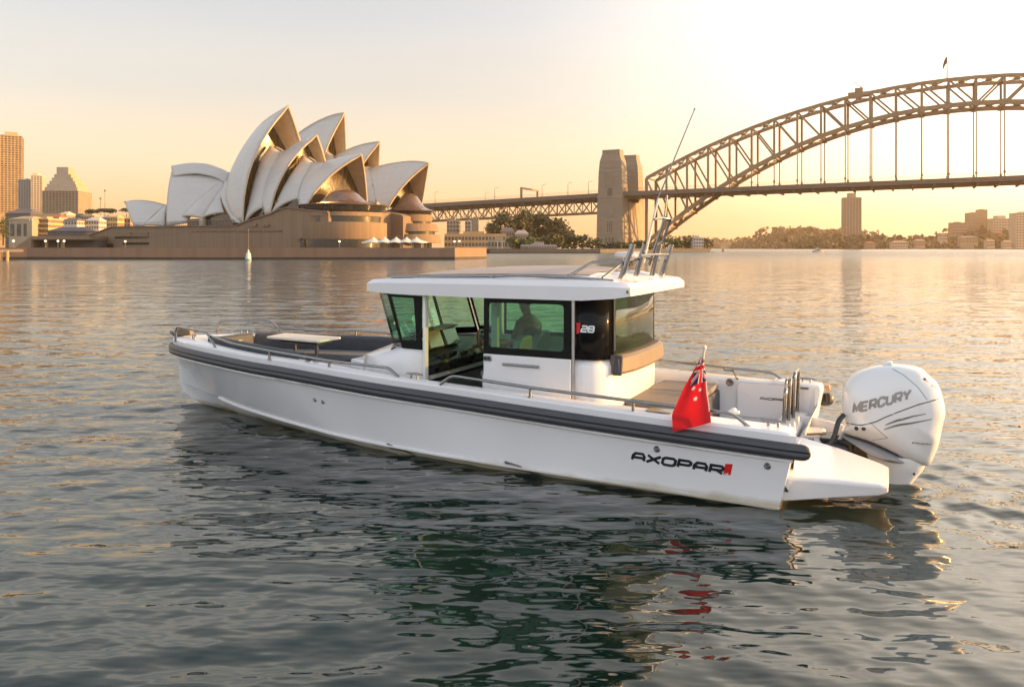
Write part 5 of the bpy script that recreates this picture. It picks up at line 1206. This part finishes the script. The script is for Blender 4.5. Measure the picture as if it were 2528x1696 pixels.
tree_px(1374, 534, 600, 550, 72, 'fig tree on the right end of the clump with a feathery top', m='olive', form='round', n=2200, seed=6, group=G1, name='fig_tree', size=1.2)
tree_px(1300, 584, 622, 380, 86, 'low bushy tree at the waterside in front of the fig clump', m='green', form='round', n=900, seed=7, group=G1)
tree_px(1362, 574, 622, 400, 80, 'low rounded tree below the feathery fig', m='olive', form='round', n=900, seed=8, group=G1)
tree_px(1418, 576, 622, 410, 74, 'dark low tree halfway between the figs and the stone pylon', m='dark', form='round', n=900, seed=9, group=G1)
tree_px(1462, 584, 622, 420, 52, 'small dark tree at the left foot of the stone pylon', m='dark', form='round', n=600, seed=10, group=G1)
tree_px(1520, 598, 622, 430, 90, 'low hedge like tree in front of the stone pylon base', m='dark', form='round', n=700, seed=21, group=G1)
tree_px(1590, 592, 622, 440, 70, 'dark low tree at the foot of the bridge arch', m='dark', form='round', n=700, seed=22, group=G1)
tree_px(1655, 580, 621, 470, 62, 'rounded tree right of the bridge arch foot', m='green', form='round', n=800, seed=11, group=G1)
tree_px(1700, 578, 620, 500, 52, 'tree behind the white house on the point', m='olive', form='round', n=700, seed=12, group=G1)
tree_px(1745, 583, 620, 500, 36, 'last tree at the tip of the point beside the water', m='dark', form='round', n=500, seed=13, group=G1)
G2 = 'trees among the buildings at the far left'
tree_px(8, 528, 602, 230, 34, 'dark leafy tree at the left edge of the picture', m='green', form='round', n=900, seed=14, group=G2)
tree_px(134, 546, 570, 520, 34, 'green round tree among the low houses below the towers', m='green', form='round', n=500, seed=15, group=G2)
tree_px(187, 531, 562, 560, 26, 'dark tree between the white houses', m='dark', form='round', n=500, seed=16, group=G2)
tree_px(228, 515, 562, 600, 40, 'umbrella pine left of the two thin masts', m='dark', form='umbrella', n=700, seed=17, group=G2, name='pine_tree')
tree_px(266, 514, 556, 620, 46, 'umbrella pine right of the two thin masts', m='dark', form='umbrella', n=700, seed=18, group=G2, name='pine_tree')
tree_px(312, 512, 556, 600, 34, 'umbrella pine beside the leftmost white shell', m='dark', form='umbrella', n=600, seed=19, group=G2, name='pine_tree')
# ------------------------------------------------------------------ buildings
winm = mat('dark_window', (.075, .065, .055), .3, var=.4, scale=.2)
def bmat(name, c): return mat(name, c, .8, var=.10, scale=.15)
def block(name, u0, u1, v0, v1, Y, depth, m, label, floors=0, bays=0, group=None, cat='building', roof=None, rot=0.0, cap=None, balc=None):
    """a building whose front spans u0..u1 and v0..v1 at distance Y: wall, rows of windows set on all four sides, roof"""
    x0, x1 = (u0-1264)/2000*Y, (u1-1264)/2000*Y; zt = CAM_H-(v0-612)/2000*Y; zb_ = 1.0
    cx_ = (x0+x1)/2; W = x1-x0; b = empty(name, (cx_, Y+depth/2, 0), rot); tag(b, label, cat, group)
    MB().box(-W/2, W/2, -depth/2, depth/2, zb_, zt).build('wall', m, b)
    vis = CAM_H-(v1-612)/2000*Y; 
    if floors:
        fh = (zt-vis)/floors; ww = MB(); cnt = 0
        for f in range(floors):
            z0 = vis+f*fh+fh*.28; z1 = vis+f*fh+fh*.80
            for k in range(bays):
                a = -W/2+W*(k+.18)/bays; c = -W/2+W*(k+.82)/bays
                ww.box(a, c, -depth/2-.06, -depth/2+.1, z0, z1); cnt += 1
            nb = max(1, int(bays*depth/W))
            for k in range(nb):
                a = -depth/2+depth*(k+.18)/nb; c = -depth/2+depth*(k+.82)/nb
                ww.box(W/2-.1, W/2+.06, a, c, z0, z1)
        o = ww.build('windows', winm, b); o['kind'] = 'stuff'
        if balc:
            sl_ = MB()
            for f in range(floors+1): z = vis+f*fh; sl_.box(-W/2-.35, W/2+.35, -depth/2-.9, depth/2+.35, z-.18, z+.30)
            s = sl_.build('balcony_slabs', balc, b); s['kind'] = 'stuff'
    if roof:
        rh, rm = roof; MB().prism([(-W/2-.4, -depth/2-.4, zt+.01), (W/2+.4, -depth/2-.4, zt+.01), (W/2*.75, -depth/2+depth*.3, zt+rh), (-W/2*.75, -depth/2+depth*.3, zt+rh)], (0, .02, 0)) if False else None
        r_ = MB(); r_.add([(-W/2-.5, -depth/2-.5, zt+.02), (W/2+.5, -depth/2-.5, zt+.02), (W/2+.5, depth/2+.5, zt+.02), (-W/2-.5, depth/2+.5, zt+.02), (-W/2*.6, 0, zt+rh), (W/2*.6, 0, zt+rh)], [(0, 1, 5, 4), (1, 2, 5), (2, 3, 4, 5), (3, 0, 4), (3, 2, 1, 0)]); r_.build('roof', rm, b)
    else:
        MB().box(-W/2*.98, W/2*.98, -depth/2*.98, depth/2*.98, zt+.01, zt+.35).build('parapet', m, b)
        MB().box(-W*.2, W*.15, -depth*.2, depth*.2, zt+.36, zt+.36+max(1.2, W*.06)).build('plant_room', m, b)
    if cap:
        for (fa, fb, dv) in cap: MB().box(-W/2+W*fa, -W/2+W*fb, -depth*.4, depth*.4, zt+.36, zt+.36+dv/2000*Y).build('rooftop_block', m, b)
    return b
cream = bmat('cream_render', (.52, .43, .31)); brick = bmat('pale_brick', (.36, .26, .17)); beige = bmat('beige_concrete', (.30, .25, .175)); grey = bmat('grey_concrete', (.27, .25, .23)); whiteb = bmat('white_render', (.45, .41, .35)); tan = bmat('tan_stone', (.38, .27, .15)); rust = bmat('rust_roof', (.30, .10, .05)); slate = bmat('slate_roof', (.10, .09, .10)); dkgrey = bmat('dark_cladding', (.10, .09, .085)); gold = bmat('ochre_render', (.50, .33, .14))
block('apartment_tower', -40, 28, 335, 525, 900, 34, tan, 'tallest golden apartment tower at the left edge of the picture', 34, 9, cat='tower', rot=R(28), cap=[(.45, .85, 10)], balc=tan, group=None)
block('apartment_tower', 45, 77, 444, 525, 860, 18, grey, 'darker narrow apartment tower between the two golden ones', 18, 5, cat='tower', rot=R(0), balc=None)
block('apartment_tower', 72, 97, 434, 525, 840, 14, cream, 'slim cream apartment tower next to the stepped tower', 20, 4, cat='tower', rot=R(18), balc=None, cap=[(.1, .6, 6)])
st = block('stepped_tower', 103, 189, 472, 525, 800, 30, beige, 'broad beige tower whose top steps in like a pyramid', 13, 11, cat='tower', rot=R(4), balc=beige)
for k, (fa, fb, va, vb) in enumerate([(.04, .95, 463, 472), (.09, .90, 455, 463), (.14, .85, 447, 455), (.19, .78, 439, 447), (.24, .71, 430, 439), (.29, .62, 412, 430)]):
    W = 86/2000*800; z0 = CAM_H-(vb-612)/2000*800+.3; z1 = CAM_H-(va-612)/2000*800+.3; MB().box(-W/2+W*fa, -W/2+W*fb, -13+k*1.2, 13-k*1.2, z0+.1, z1+.1).box(-W/2+W*fa+1, -W/2+W*fb-1, -13.1+k*1.2, -12.8+k*1.2, z0+.8, z1-.4, mi=1).build('setback', [beige, grey], st)
Gh = 'low buildings below the towers'
block('long_hall', 13, 75, 527, 545, 560, 16, dkgrey, 'long dark roofed hall at the foot of the tallest tower', 2, 10, group=Gh, roof=(3, slate))
block('stone_building', 22, 72, 541, 600, 470, 20, beige, 'beige stone building with small windows left of the staircase', 1, 3, group=Gh, roof=(2, beige))
block('stair_tower', 66, 79, 546, 600, 455, 5, beige, 'narrow beige stair tower on the corner of the stone building', 0, 0, group=Gh)
block('office_block', 78, 119, 541, 590, 480, 16, tan, 'tan office block with dark horizontal bands', 4, 8, group=Gh, balc=gold)
block('terrace_house', 115, 146, 537, 566, 540, 12, whiteb, 'white house with a rust red roof', 2, 6, group=Gh, roof=(2.4, rust), cat='house')
block('terrace_house', 147, 164, 529, 566, 580, 12, cream, 'cream house taller than its neighbours', 3, 3, group=Gh, cat='house', roof=(2, cream))
block('terrace_house', 152, 190, 545, 572, 520, 12, whiteb, 'white house with a shaded arch, in front of the dark tree', 2, 5, group=Gh, cat='house', roof=(2, slate))
block('terrace_house', 164, 200, 533, 560, 600, 12, grey, 'grey house behind the dark tree', 2, 6, group=Gh, cat='house', roof=(2, slate))
block('terrace_house', 200, 233, 533, 566, 560, 12, brick, 'pinkish brick house below the umbrella pine', 3, 5, group=Gh, cat='house')
block('terrace_house', 212, 244, 545, 568, 530, 10, whiteb, 'white house with a pale pitched roof in front of the brick one', 2, 5, group=Gh, cat='house', roof=(2.4, whiteb))
block('terrace_house', 250, 270, 538, 566, 560, 10, grey, 'small grey house left of the golden one', 2, 3, group=Gh, cat='house', roof=(1.6, grey))
block('terrace_house', 266, 290, 536, 562, 555, 10, gold, 'bright golden house beside the leftmost shell', 2, 4, group=Gh, cat='house', roof=(1.4, gold))
block('terrace_house', 288, 322, 540, 564, 570, 10, tan, 'tan house half hidden by the leftmost shell', 2, 4, group=Gh, cat='house', roof=(1.5, tan))
block('market_hall', 118, 212, 571, 590, 440, 14, dkgrey, 'low dark hall with awnings behind the opera house stairs', 1, 12, group=Gh, roof=(2.5, slate))
# raised concourse with stairs at the left of the podium
cn = empty('concourse', (0, 0, 0)); tag(cn, 'raised brown concourse with a dark undercroft left of the opera house podium', 'concourse')
a = at(77, 584, 400); b = at(220, 584, 400); MB().box(a.x, b.x, 400, 425, at(0, 592, 400).z, at(0, 583, 400).z).build('concourse_deck', podm, cn)
MB().box(a.x, b.x, 408, 425, 1.5, at(0, 592, 400).z-.02).build('undercroft', dkgrey, cn)
sa, sb_ = at(40, 609, 400), at(77, 584, 400); MB().prism([(sa.x, 400, 1.8), (sb_.x, 400, 1.8), (sb_.x, 400, sb_.z), (sa.x, 400, sa.z)], (0, 25, 0)).build('staircase', podm, cn)
for u in (76, 112, 150): p = at(u, 592, 400); MB().box(p.x-.6, p.x+.6, 401, 402.2, 1.5, p.z).build('pillar', podm, cn)
# globe lamps on the promenade
globe = mat('lamp_globe', (.7, .62, .5), .4, emis=((1.0, .78, .5), 1.1))
def globe_lamp(u, v, Y, lab):
    p = at(u, v, Y); o = empty('globe_lamp', (p.x, Y, 2.1)); tag(o, lab, 'street lamp', 'globe lamps along the waterfront')
    h = p.z-2.1; MB().tube([(0, 0, 0), (0, 0, h)], .07, 6).build('lamp_post', steelb, o); MB().lathe([(0, -.32), (.26, -.22), (.36, 0), (.26, .22), (0, .32)], (0, 0, h+.2), 10).build('globe', globe, o, smooth=80)
for u, v, Y, lab in ((33, 597, 240, 'globe lamp near the jetty at the far left'), (112, 597, 260, 'globe lamp left of the pair under the concourse'), (143, 597, 260, 'left globe lamp of the close pair under the concourse'), (158, 597, 260, 'right globe lamp of the close pair under the concourse'), (309, 598, 270, 'globe lamp in front of the podium wall below the wide windows'), (838, 598, 265, 'globe lamp in front of the terrace drum'), (1122, 598, 285, 'left globe lamp behind the golden end of the sea wall'), (1134, 597, 285, 'right globe lamp behind the golden end of the sea wall')):
    globe_lamp(u, v, Y, lab)
for u, v0, lab in ((248, 488, 'shorter thin mast with a round head rising behind the umbrella pines'), (259, 469, 'taller thin lattice mast rising behind the umbrella pines')):
    p = at(u, v0, 700); o = empty('mast', (p.x, 700, 2)); tag(o, lab, 'mast', 'thin masts behind the pines')
    MB().tube([(0, 0, 0), (0, 0, p.z-2)], [.35, .18], 6).build('pole', steelb, o); MB().box(-.7, .7, -.4, .4, p.z-3.4, p.z-2.2).build('mast_head', steelb, o)
# jetty and piles at the left edge
jt = empty('jetty', (0, 0, 0)); tag(jt, 'dark low jetty on piles at the left edge of the picture', 'jetty')
a = at(-60, 612, 150); b = at(58, 612, 156)
MB().box(a.x, b.x, 146, 156, 1.5, 2.0).build('jetty_deck', dkgrey, jt)
for k in range(7): x = a.x+(b.x-a.x)*(k+.3)/7; MB().tube([(x, 146.6, -1), (x, 146.6, 1.5)], .22, 8).build('pile', dkgrey, jt)
tm = mat('timber_pile', (.42, .25, .11), .8, var=.15, scale=2)
for k, (u, lab) in enumerate(((3, 'left timber mooring post of the pair beside the jetty'), (18, 'right timber mooring post of the pair beside the jetty'))):
    p = at(u, 620, 144); tag(MB().tube([(p.x, 144, -1), (p.x, 144, 1.75)], .26, 10).box(p.x-.3, p.x+(.9 if k == 0 else .3), 143.9, 144.2, .7, .95).build('mooring_post', tm), lab, 'mooring post', 'timber mooring posts')
# green and white navigation beacon in front of the sea wall
nb = empty('navigation_beacon', (-99.3*.53, 143, 0)); p = at(613, 643, 143); nb.location = (p.x, 143, 0); nb.scale = (.72, .72, .72); tag(nb, 'small white and green navigation beacon standing in the water before the sea wall', 'beacon')
MB().lathe([(0, -.6), (.75, -.6), (.75, .35), (.7, .5), (0, .5)], n=14).build('beacon_base', mat('beacon_green', (.10, .24, .19), .6), nb, smooth=40)
MB().lathe([(.68, .5), (.62, 1.2), (.5, 1.9), (.22, 2.0), (.2, 2.6), (0, 2.7)], n=14).build('beacon_body', mat('beacon_white', (.55, .56, .53), .6), nb, smooth=40)
MB().tube([(0, 0, 2.6), (0, 0, 7.6)], .05, 6).box(-.10, .10, -.10, .10, 7.4, 7.8).build('beacon_pole', steelb, nb)
# buildings and quay under the bridge approach
Gq = 'buildings on the shore under the bridge'
block('terminal_building', 1097, 1248, 582, 612, 430, 14, tan, 'long flat roofed terminal behind the golden end of the sea wall', 2, 18, group=Gq, cap=[(0, 1, 3)])
block('warehouse', 1103, 1133, 545, 585, 600, 20, brick, 'brown block half hidden behind the far terrace of the opera house', 4, 4, group=Gq)
block('warehouse', 1148, 1162, 547, 585, 590, 14, grey, 'narrow grey block under the approach truss', 4, 2, group=Gq)
block('stone_pier', 1162, 1181, 540, 590, 640, 12, stone, 'tall plain stone pier holding up the bridge approach', 0, 0, group=Gq, cat='pier')
block('terrace_house', 1236, 1270, 572, 600, 450, 10, brick, 'brick terrace house below the first fig tree', 2, 5, group=Gq, cat='house', roof=(2.4, slate))
block('terrace_house', 1272, 1304, 578, 602, 440, 10, grey, 'grey roofed terrace house right of the brick one', 1, 5, group=Gq, cat='house', roof=(2.2, grey))
block('boat_shed', 1204, 1262, 594, 615, 390, 8, beige, 'pale boat shed with wide openings at the quay', 1, 7, group=Gq)
block('boat_shed', 1285, 1375, 606, 617, 372, 7, grey, 'long low grey shed on the quay under the bushy tree', 1, 14, group=Gq)
block('white_house', 1712, 1737, 588, 613, 490, 8, whiteb, 'white three storey house on the wooded point', 3, 4, group=Gq, cat='house')
block('gatehouse', 1598, 1640, 606, 617, 462, 6, tan, 'low tan building at the foot of the bridge arch', 1, 6, group=Gq)
for u, lab in ((1228, 'left white waterfront lamp post by the boat shed'), (1240, 'right white waterfront lamp post by the boat shed')):
    p = at(u, 598, 350); o = empty('lamp_post', (p.x, 350, 1.7)); tag(o, lab, 'lamp post', 'white lamp posts by the boat shed'); MB().tube([(0, 0, 0), (0, 0, p.z-1.7)], .10, 6).build('post', whiteb, o); MB().box(-.9, .5, -.12, .12, p.z-1.7, p.z-1.45).build('lamp_head', whiteb, o)

# ------------------------------------------------------------------ far shore on the right: hills, woods, houses, tower block
hillm = mat('wooded_hill', (.085, .07, .04), .95, var=.3, scale=.03)
def hill(name, prof, Y, depth, label, kind='structure', wood=None, size=5, n=1500, seed=1):
    """ridge line given as seen (u, v) at distance Y, falling to the water in front and behind"""
    pts = smooth_path([tuple(at(u, v, Y)) for u, v in prof], 6); w = MB()
    rows = []
    for f, k in ((-1.0, 0), (-.72, .45), (-.42, .78), (0, 1), (.5, .6), (1, 0)):
        rows.append([(p.x*(1+f*depth/Y*.0), Y+f*depth, -1+max(0.0, (p.z+1)*k)) for p in pts])
    w.loft(rows, closed=False); o = w.build(name, hillm, smooth=60); tag(o, label, None, kind=kind)
    if wood:
        rng = np.random.default_rng(seed); m_ = MB()
        for i in range(n):
            p = pts[rng.integers(len(pts))]; f = rng.random(); k = 1-f; y = Y-depth*f
            zz_ = max(0, (p.z+1)*interp(f, [0, .42, .72, 1], [1, .78, .45, 0])); s_ = size*(.6+.8*rng.random()); q0 = np.array([p.x+rng.normal()*size*3, y, zz_+s_*.3])
            for _ in range(7):
                v = rng.normal(size=3); v /= np.linalg.norm(v); c_ = q0+v*s_*np.array([1, 1, .8])*rng.random()**.5; nn = rng.normal(size=3); nn[1] -= 1; nn[2] += .6; nn /= np.linalg.norm(nn)
                t = np.cross(nn, rng.normal(size=3)); t /= np.linalg.norm(t); s2 = np.cross(nn, t); e = s_*(.35+.4*rng.random()); m_.add([c_+t*e, c_+s2*e*.7, c_-t*e, c_-s2*e*.7], [(0, 1, 2, 3)])
        tag(m_.build('woodland', leafs['hazy'], fix=False), wood, None, kind='stuff')
    return o
hill('hill', [(1700, 606), (1760, 596), (1800, 594), (1850, 597), (1950, 596), (2060, 598), (2200, 596), (2400, 590), (2560, 588)], 3600, 500, 'faint farthest ridge across the water', wood='woods on the farthest ridge', size=14, n=300, seed=31)
hill('hill', [(1828, 616), (1850, 604), (1880, 590), (1915, 572), (1945, 566), (1990, 570), (2030, 575), (2070, 573), (2110, 586), (2150, 600), (2190, 614)], 2300, 250, 'tall wooded hill left of the tower block', wood='woods covering the hill left of the tower block', size=9, n=520, seed=32)
hill('hill', [(1962, 616), (1985, 604), (2010, 592), (2045, 589), (2080, 587), (2110, 592), (2140, 606), (2160, 615)], 1500, 90, 'lower headland in front of the tower block', wood='woods on the headland before the tower block', size=6, n=420, seed=33)
hill('hill', [(2110, 612), (2140, 592), (2170, 600), (2215, 594), (2260, 592), (2310, 590), (2345, 575), (2380, 566), (2430, 560), (2480, 555), (2560, 552), (2640, 556)], 1620, 190, 'wooded slope with houses at the right edge', wood='woods between the houses on the right slope', size=6, n=620, seed=34)
sheet('far_shore', [((1830-1264)/2000*1400, 1400), ((2700-1264)/2000*1250, 1250), (2000, 3900), (600, 3900)], .3, 'low far shore', hillm)
hzb = bmat('hazy_concrete', (.34, .24, .15)); hzw = bmat('hazy_render', (.46, .36, .25))
block('tower_block', 2087, 2129, 488, 590, 1480, 22, hzb, 'single slender tower block standing on the far headland under the bridge', 24, 6, cat='tower', rot=R(-12), cap=[(.30, .70, 11)])
Gr = 'apartment blocks on the right shore'
block('apartment_block', 2393, 2420, 526, 580, 1560, 16, hzb, 'apartment block with a lower left wing on the right slope', 9, 5, group=Gr, cat='apartments')
block('apartment_block', 2418, 2438, 518, 580, 1575, 14, hzb, 'tallest slim apartment block on the right slope', 11, 3, group=Gr, cat='apartments')
block('apartment_block', 2452, 2506, 540, 580, 1530, 20, hzw, 'wide golden topped apartment block near the right edge', 6, 8, group=Gr, cat='apartments', cap=[(.25, .6, 7)])
block('apartment_block', 2508, 2560, 526, 612, 1420, 20, hzw, 'pale apartment block cut by the right edge of the picture', 13, 7, group=Gr, cat='apartments')
block('apartment_block', 2352, 2386, 550, 580, 1540, 16, hzb, 'low flat apartment block left of the slim one', 4, 6, group=Gr, cat='apartments')
random.seed(44)
spots = [(2150, 606, 22, 'house at the left end of the right shore, by the headland'), (2222, 605, 40, 'long low house at the waterside left of the slope'), (2272, 600, 24, 'pale house at the waterside below the woods'), (2330, 586, 18, 'small house halfway up the left of the slope'), (2392, 592, 44, 'wide pale house below the slim apartment block'), (2446, 601, 20, 'pale house low on the slope below the wide apartments'), (2464, 580, 22, 'upper pale house below the wide apartments'), (2488, 604, 18, 'house at the waterside left of the edge block')]
for k, (u, v, w, lab) in enumerate(spots): block('shore_house', u-w/2, u+w/2, v-5-(k % 2), v+8, 1395-k*3+(600-v)*6, 9, hzw if k % 2 else hzb, lab, 2, 6, group='houses on the right shore', cat='house', roof=(3.2, rust if k % 3 == 0 else hzb))
# a motor cruiser and a small buoy out on the water
cr = empty('motor_cruiser', (0, 0, 0)); p = at(2020, 623, 400); cr.location = (p.x, 400, 0); tag(cr, 'small distant white motor cruiser crossing under the bridge', 'motor boat'); cr.scale = (.95, .95, .95)
h_ = MB(); h_.loft([[(-2.8, -.95, .0), (-2.8, -1.0, .9), (-2.8, 1.0, .9), (-2.8, .95, .0)], [(0, -1.05, -.1), (0, -1.15, 1.0), (0, 1.15, 1.0), (0, 1.05, -.1)], [(1.8, -.7, .0), (1.8, -.9, 1.15), (1.8, .9, 1.15), (1.8, .7, .0)], [(3.0, -.03, .3), (3.2, -.04, 1.35), (3.2, .04, 1.35), (3.0, .03, .3)]], True, True, True); h_.build('hull', whiteb, cr, smooth=40)
MB().prism([(-1.9, -.8, .95), (1.2, -.8, 1.0), (.6, -.75, 1.75), (-1.2, -.75, 1.8)], (0, 1.6, 0)).build('cabin', whiteb, cr, bevel=.06); MB().box(-1.1, .7, -.84, .84, 1.2, 1.6).build('cabin_window', winm, cr)
MB().prism([(-1.0, -.6, 1.82), (.2, -.6, 1.82), (-.1, -.55, 2.4), (-.8, -.55, 2.4)], (0, 1.2, 0)).build('flybridge', whiteb, cr, bevel=.04)
p = at(1785, 621, 520); by = empty('buoy', (p.x, 520, 0)); tag(by, 'tiny dark buoy floating on the far water', 'buoy'); MB().lathe([(0, -.4), (.8, -.3), (.9, .2), (.5, .8), (.2, 1.8), (0, 1.9)], n=10).build('buoy_float', dkgrey, by, smooth=50)
# ------------------------------------------------------------------ evening haze: one closed box of thin even air round the whole scene
def build_haze():
    m = bpy.data.materials.new('evening_haze'); m.use_nodes = True; nt = m.node_tree; N = nt.nodes; N.clear()
    out = N.new('ShaderNodeOutputMaterial'); v = N.new('ShaderNodeVolumePrincipled')
    v.inputs['Color'].default_value = (0.99, 0.68, 0.38, 1); v.inputs['Density'].default_value = HAZE; v.inputs['Anisotropy'].default_value = 0.6
    nt.links.new(v.outputs[0], out.inputs['Volume'])
    o = MB().box(-4300, 4300, -4300, 4300, -6.0, 175).build('haze', m); tag(o, 'thin warm evening haze over the harbour', None, kind='stuff')
HAZE = 1.2e-4
build_haze()
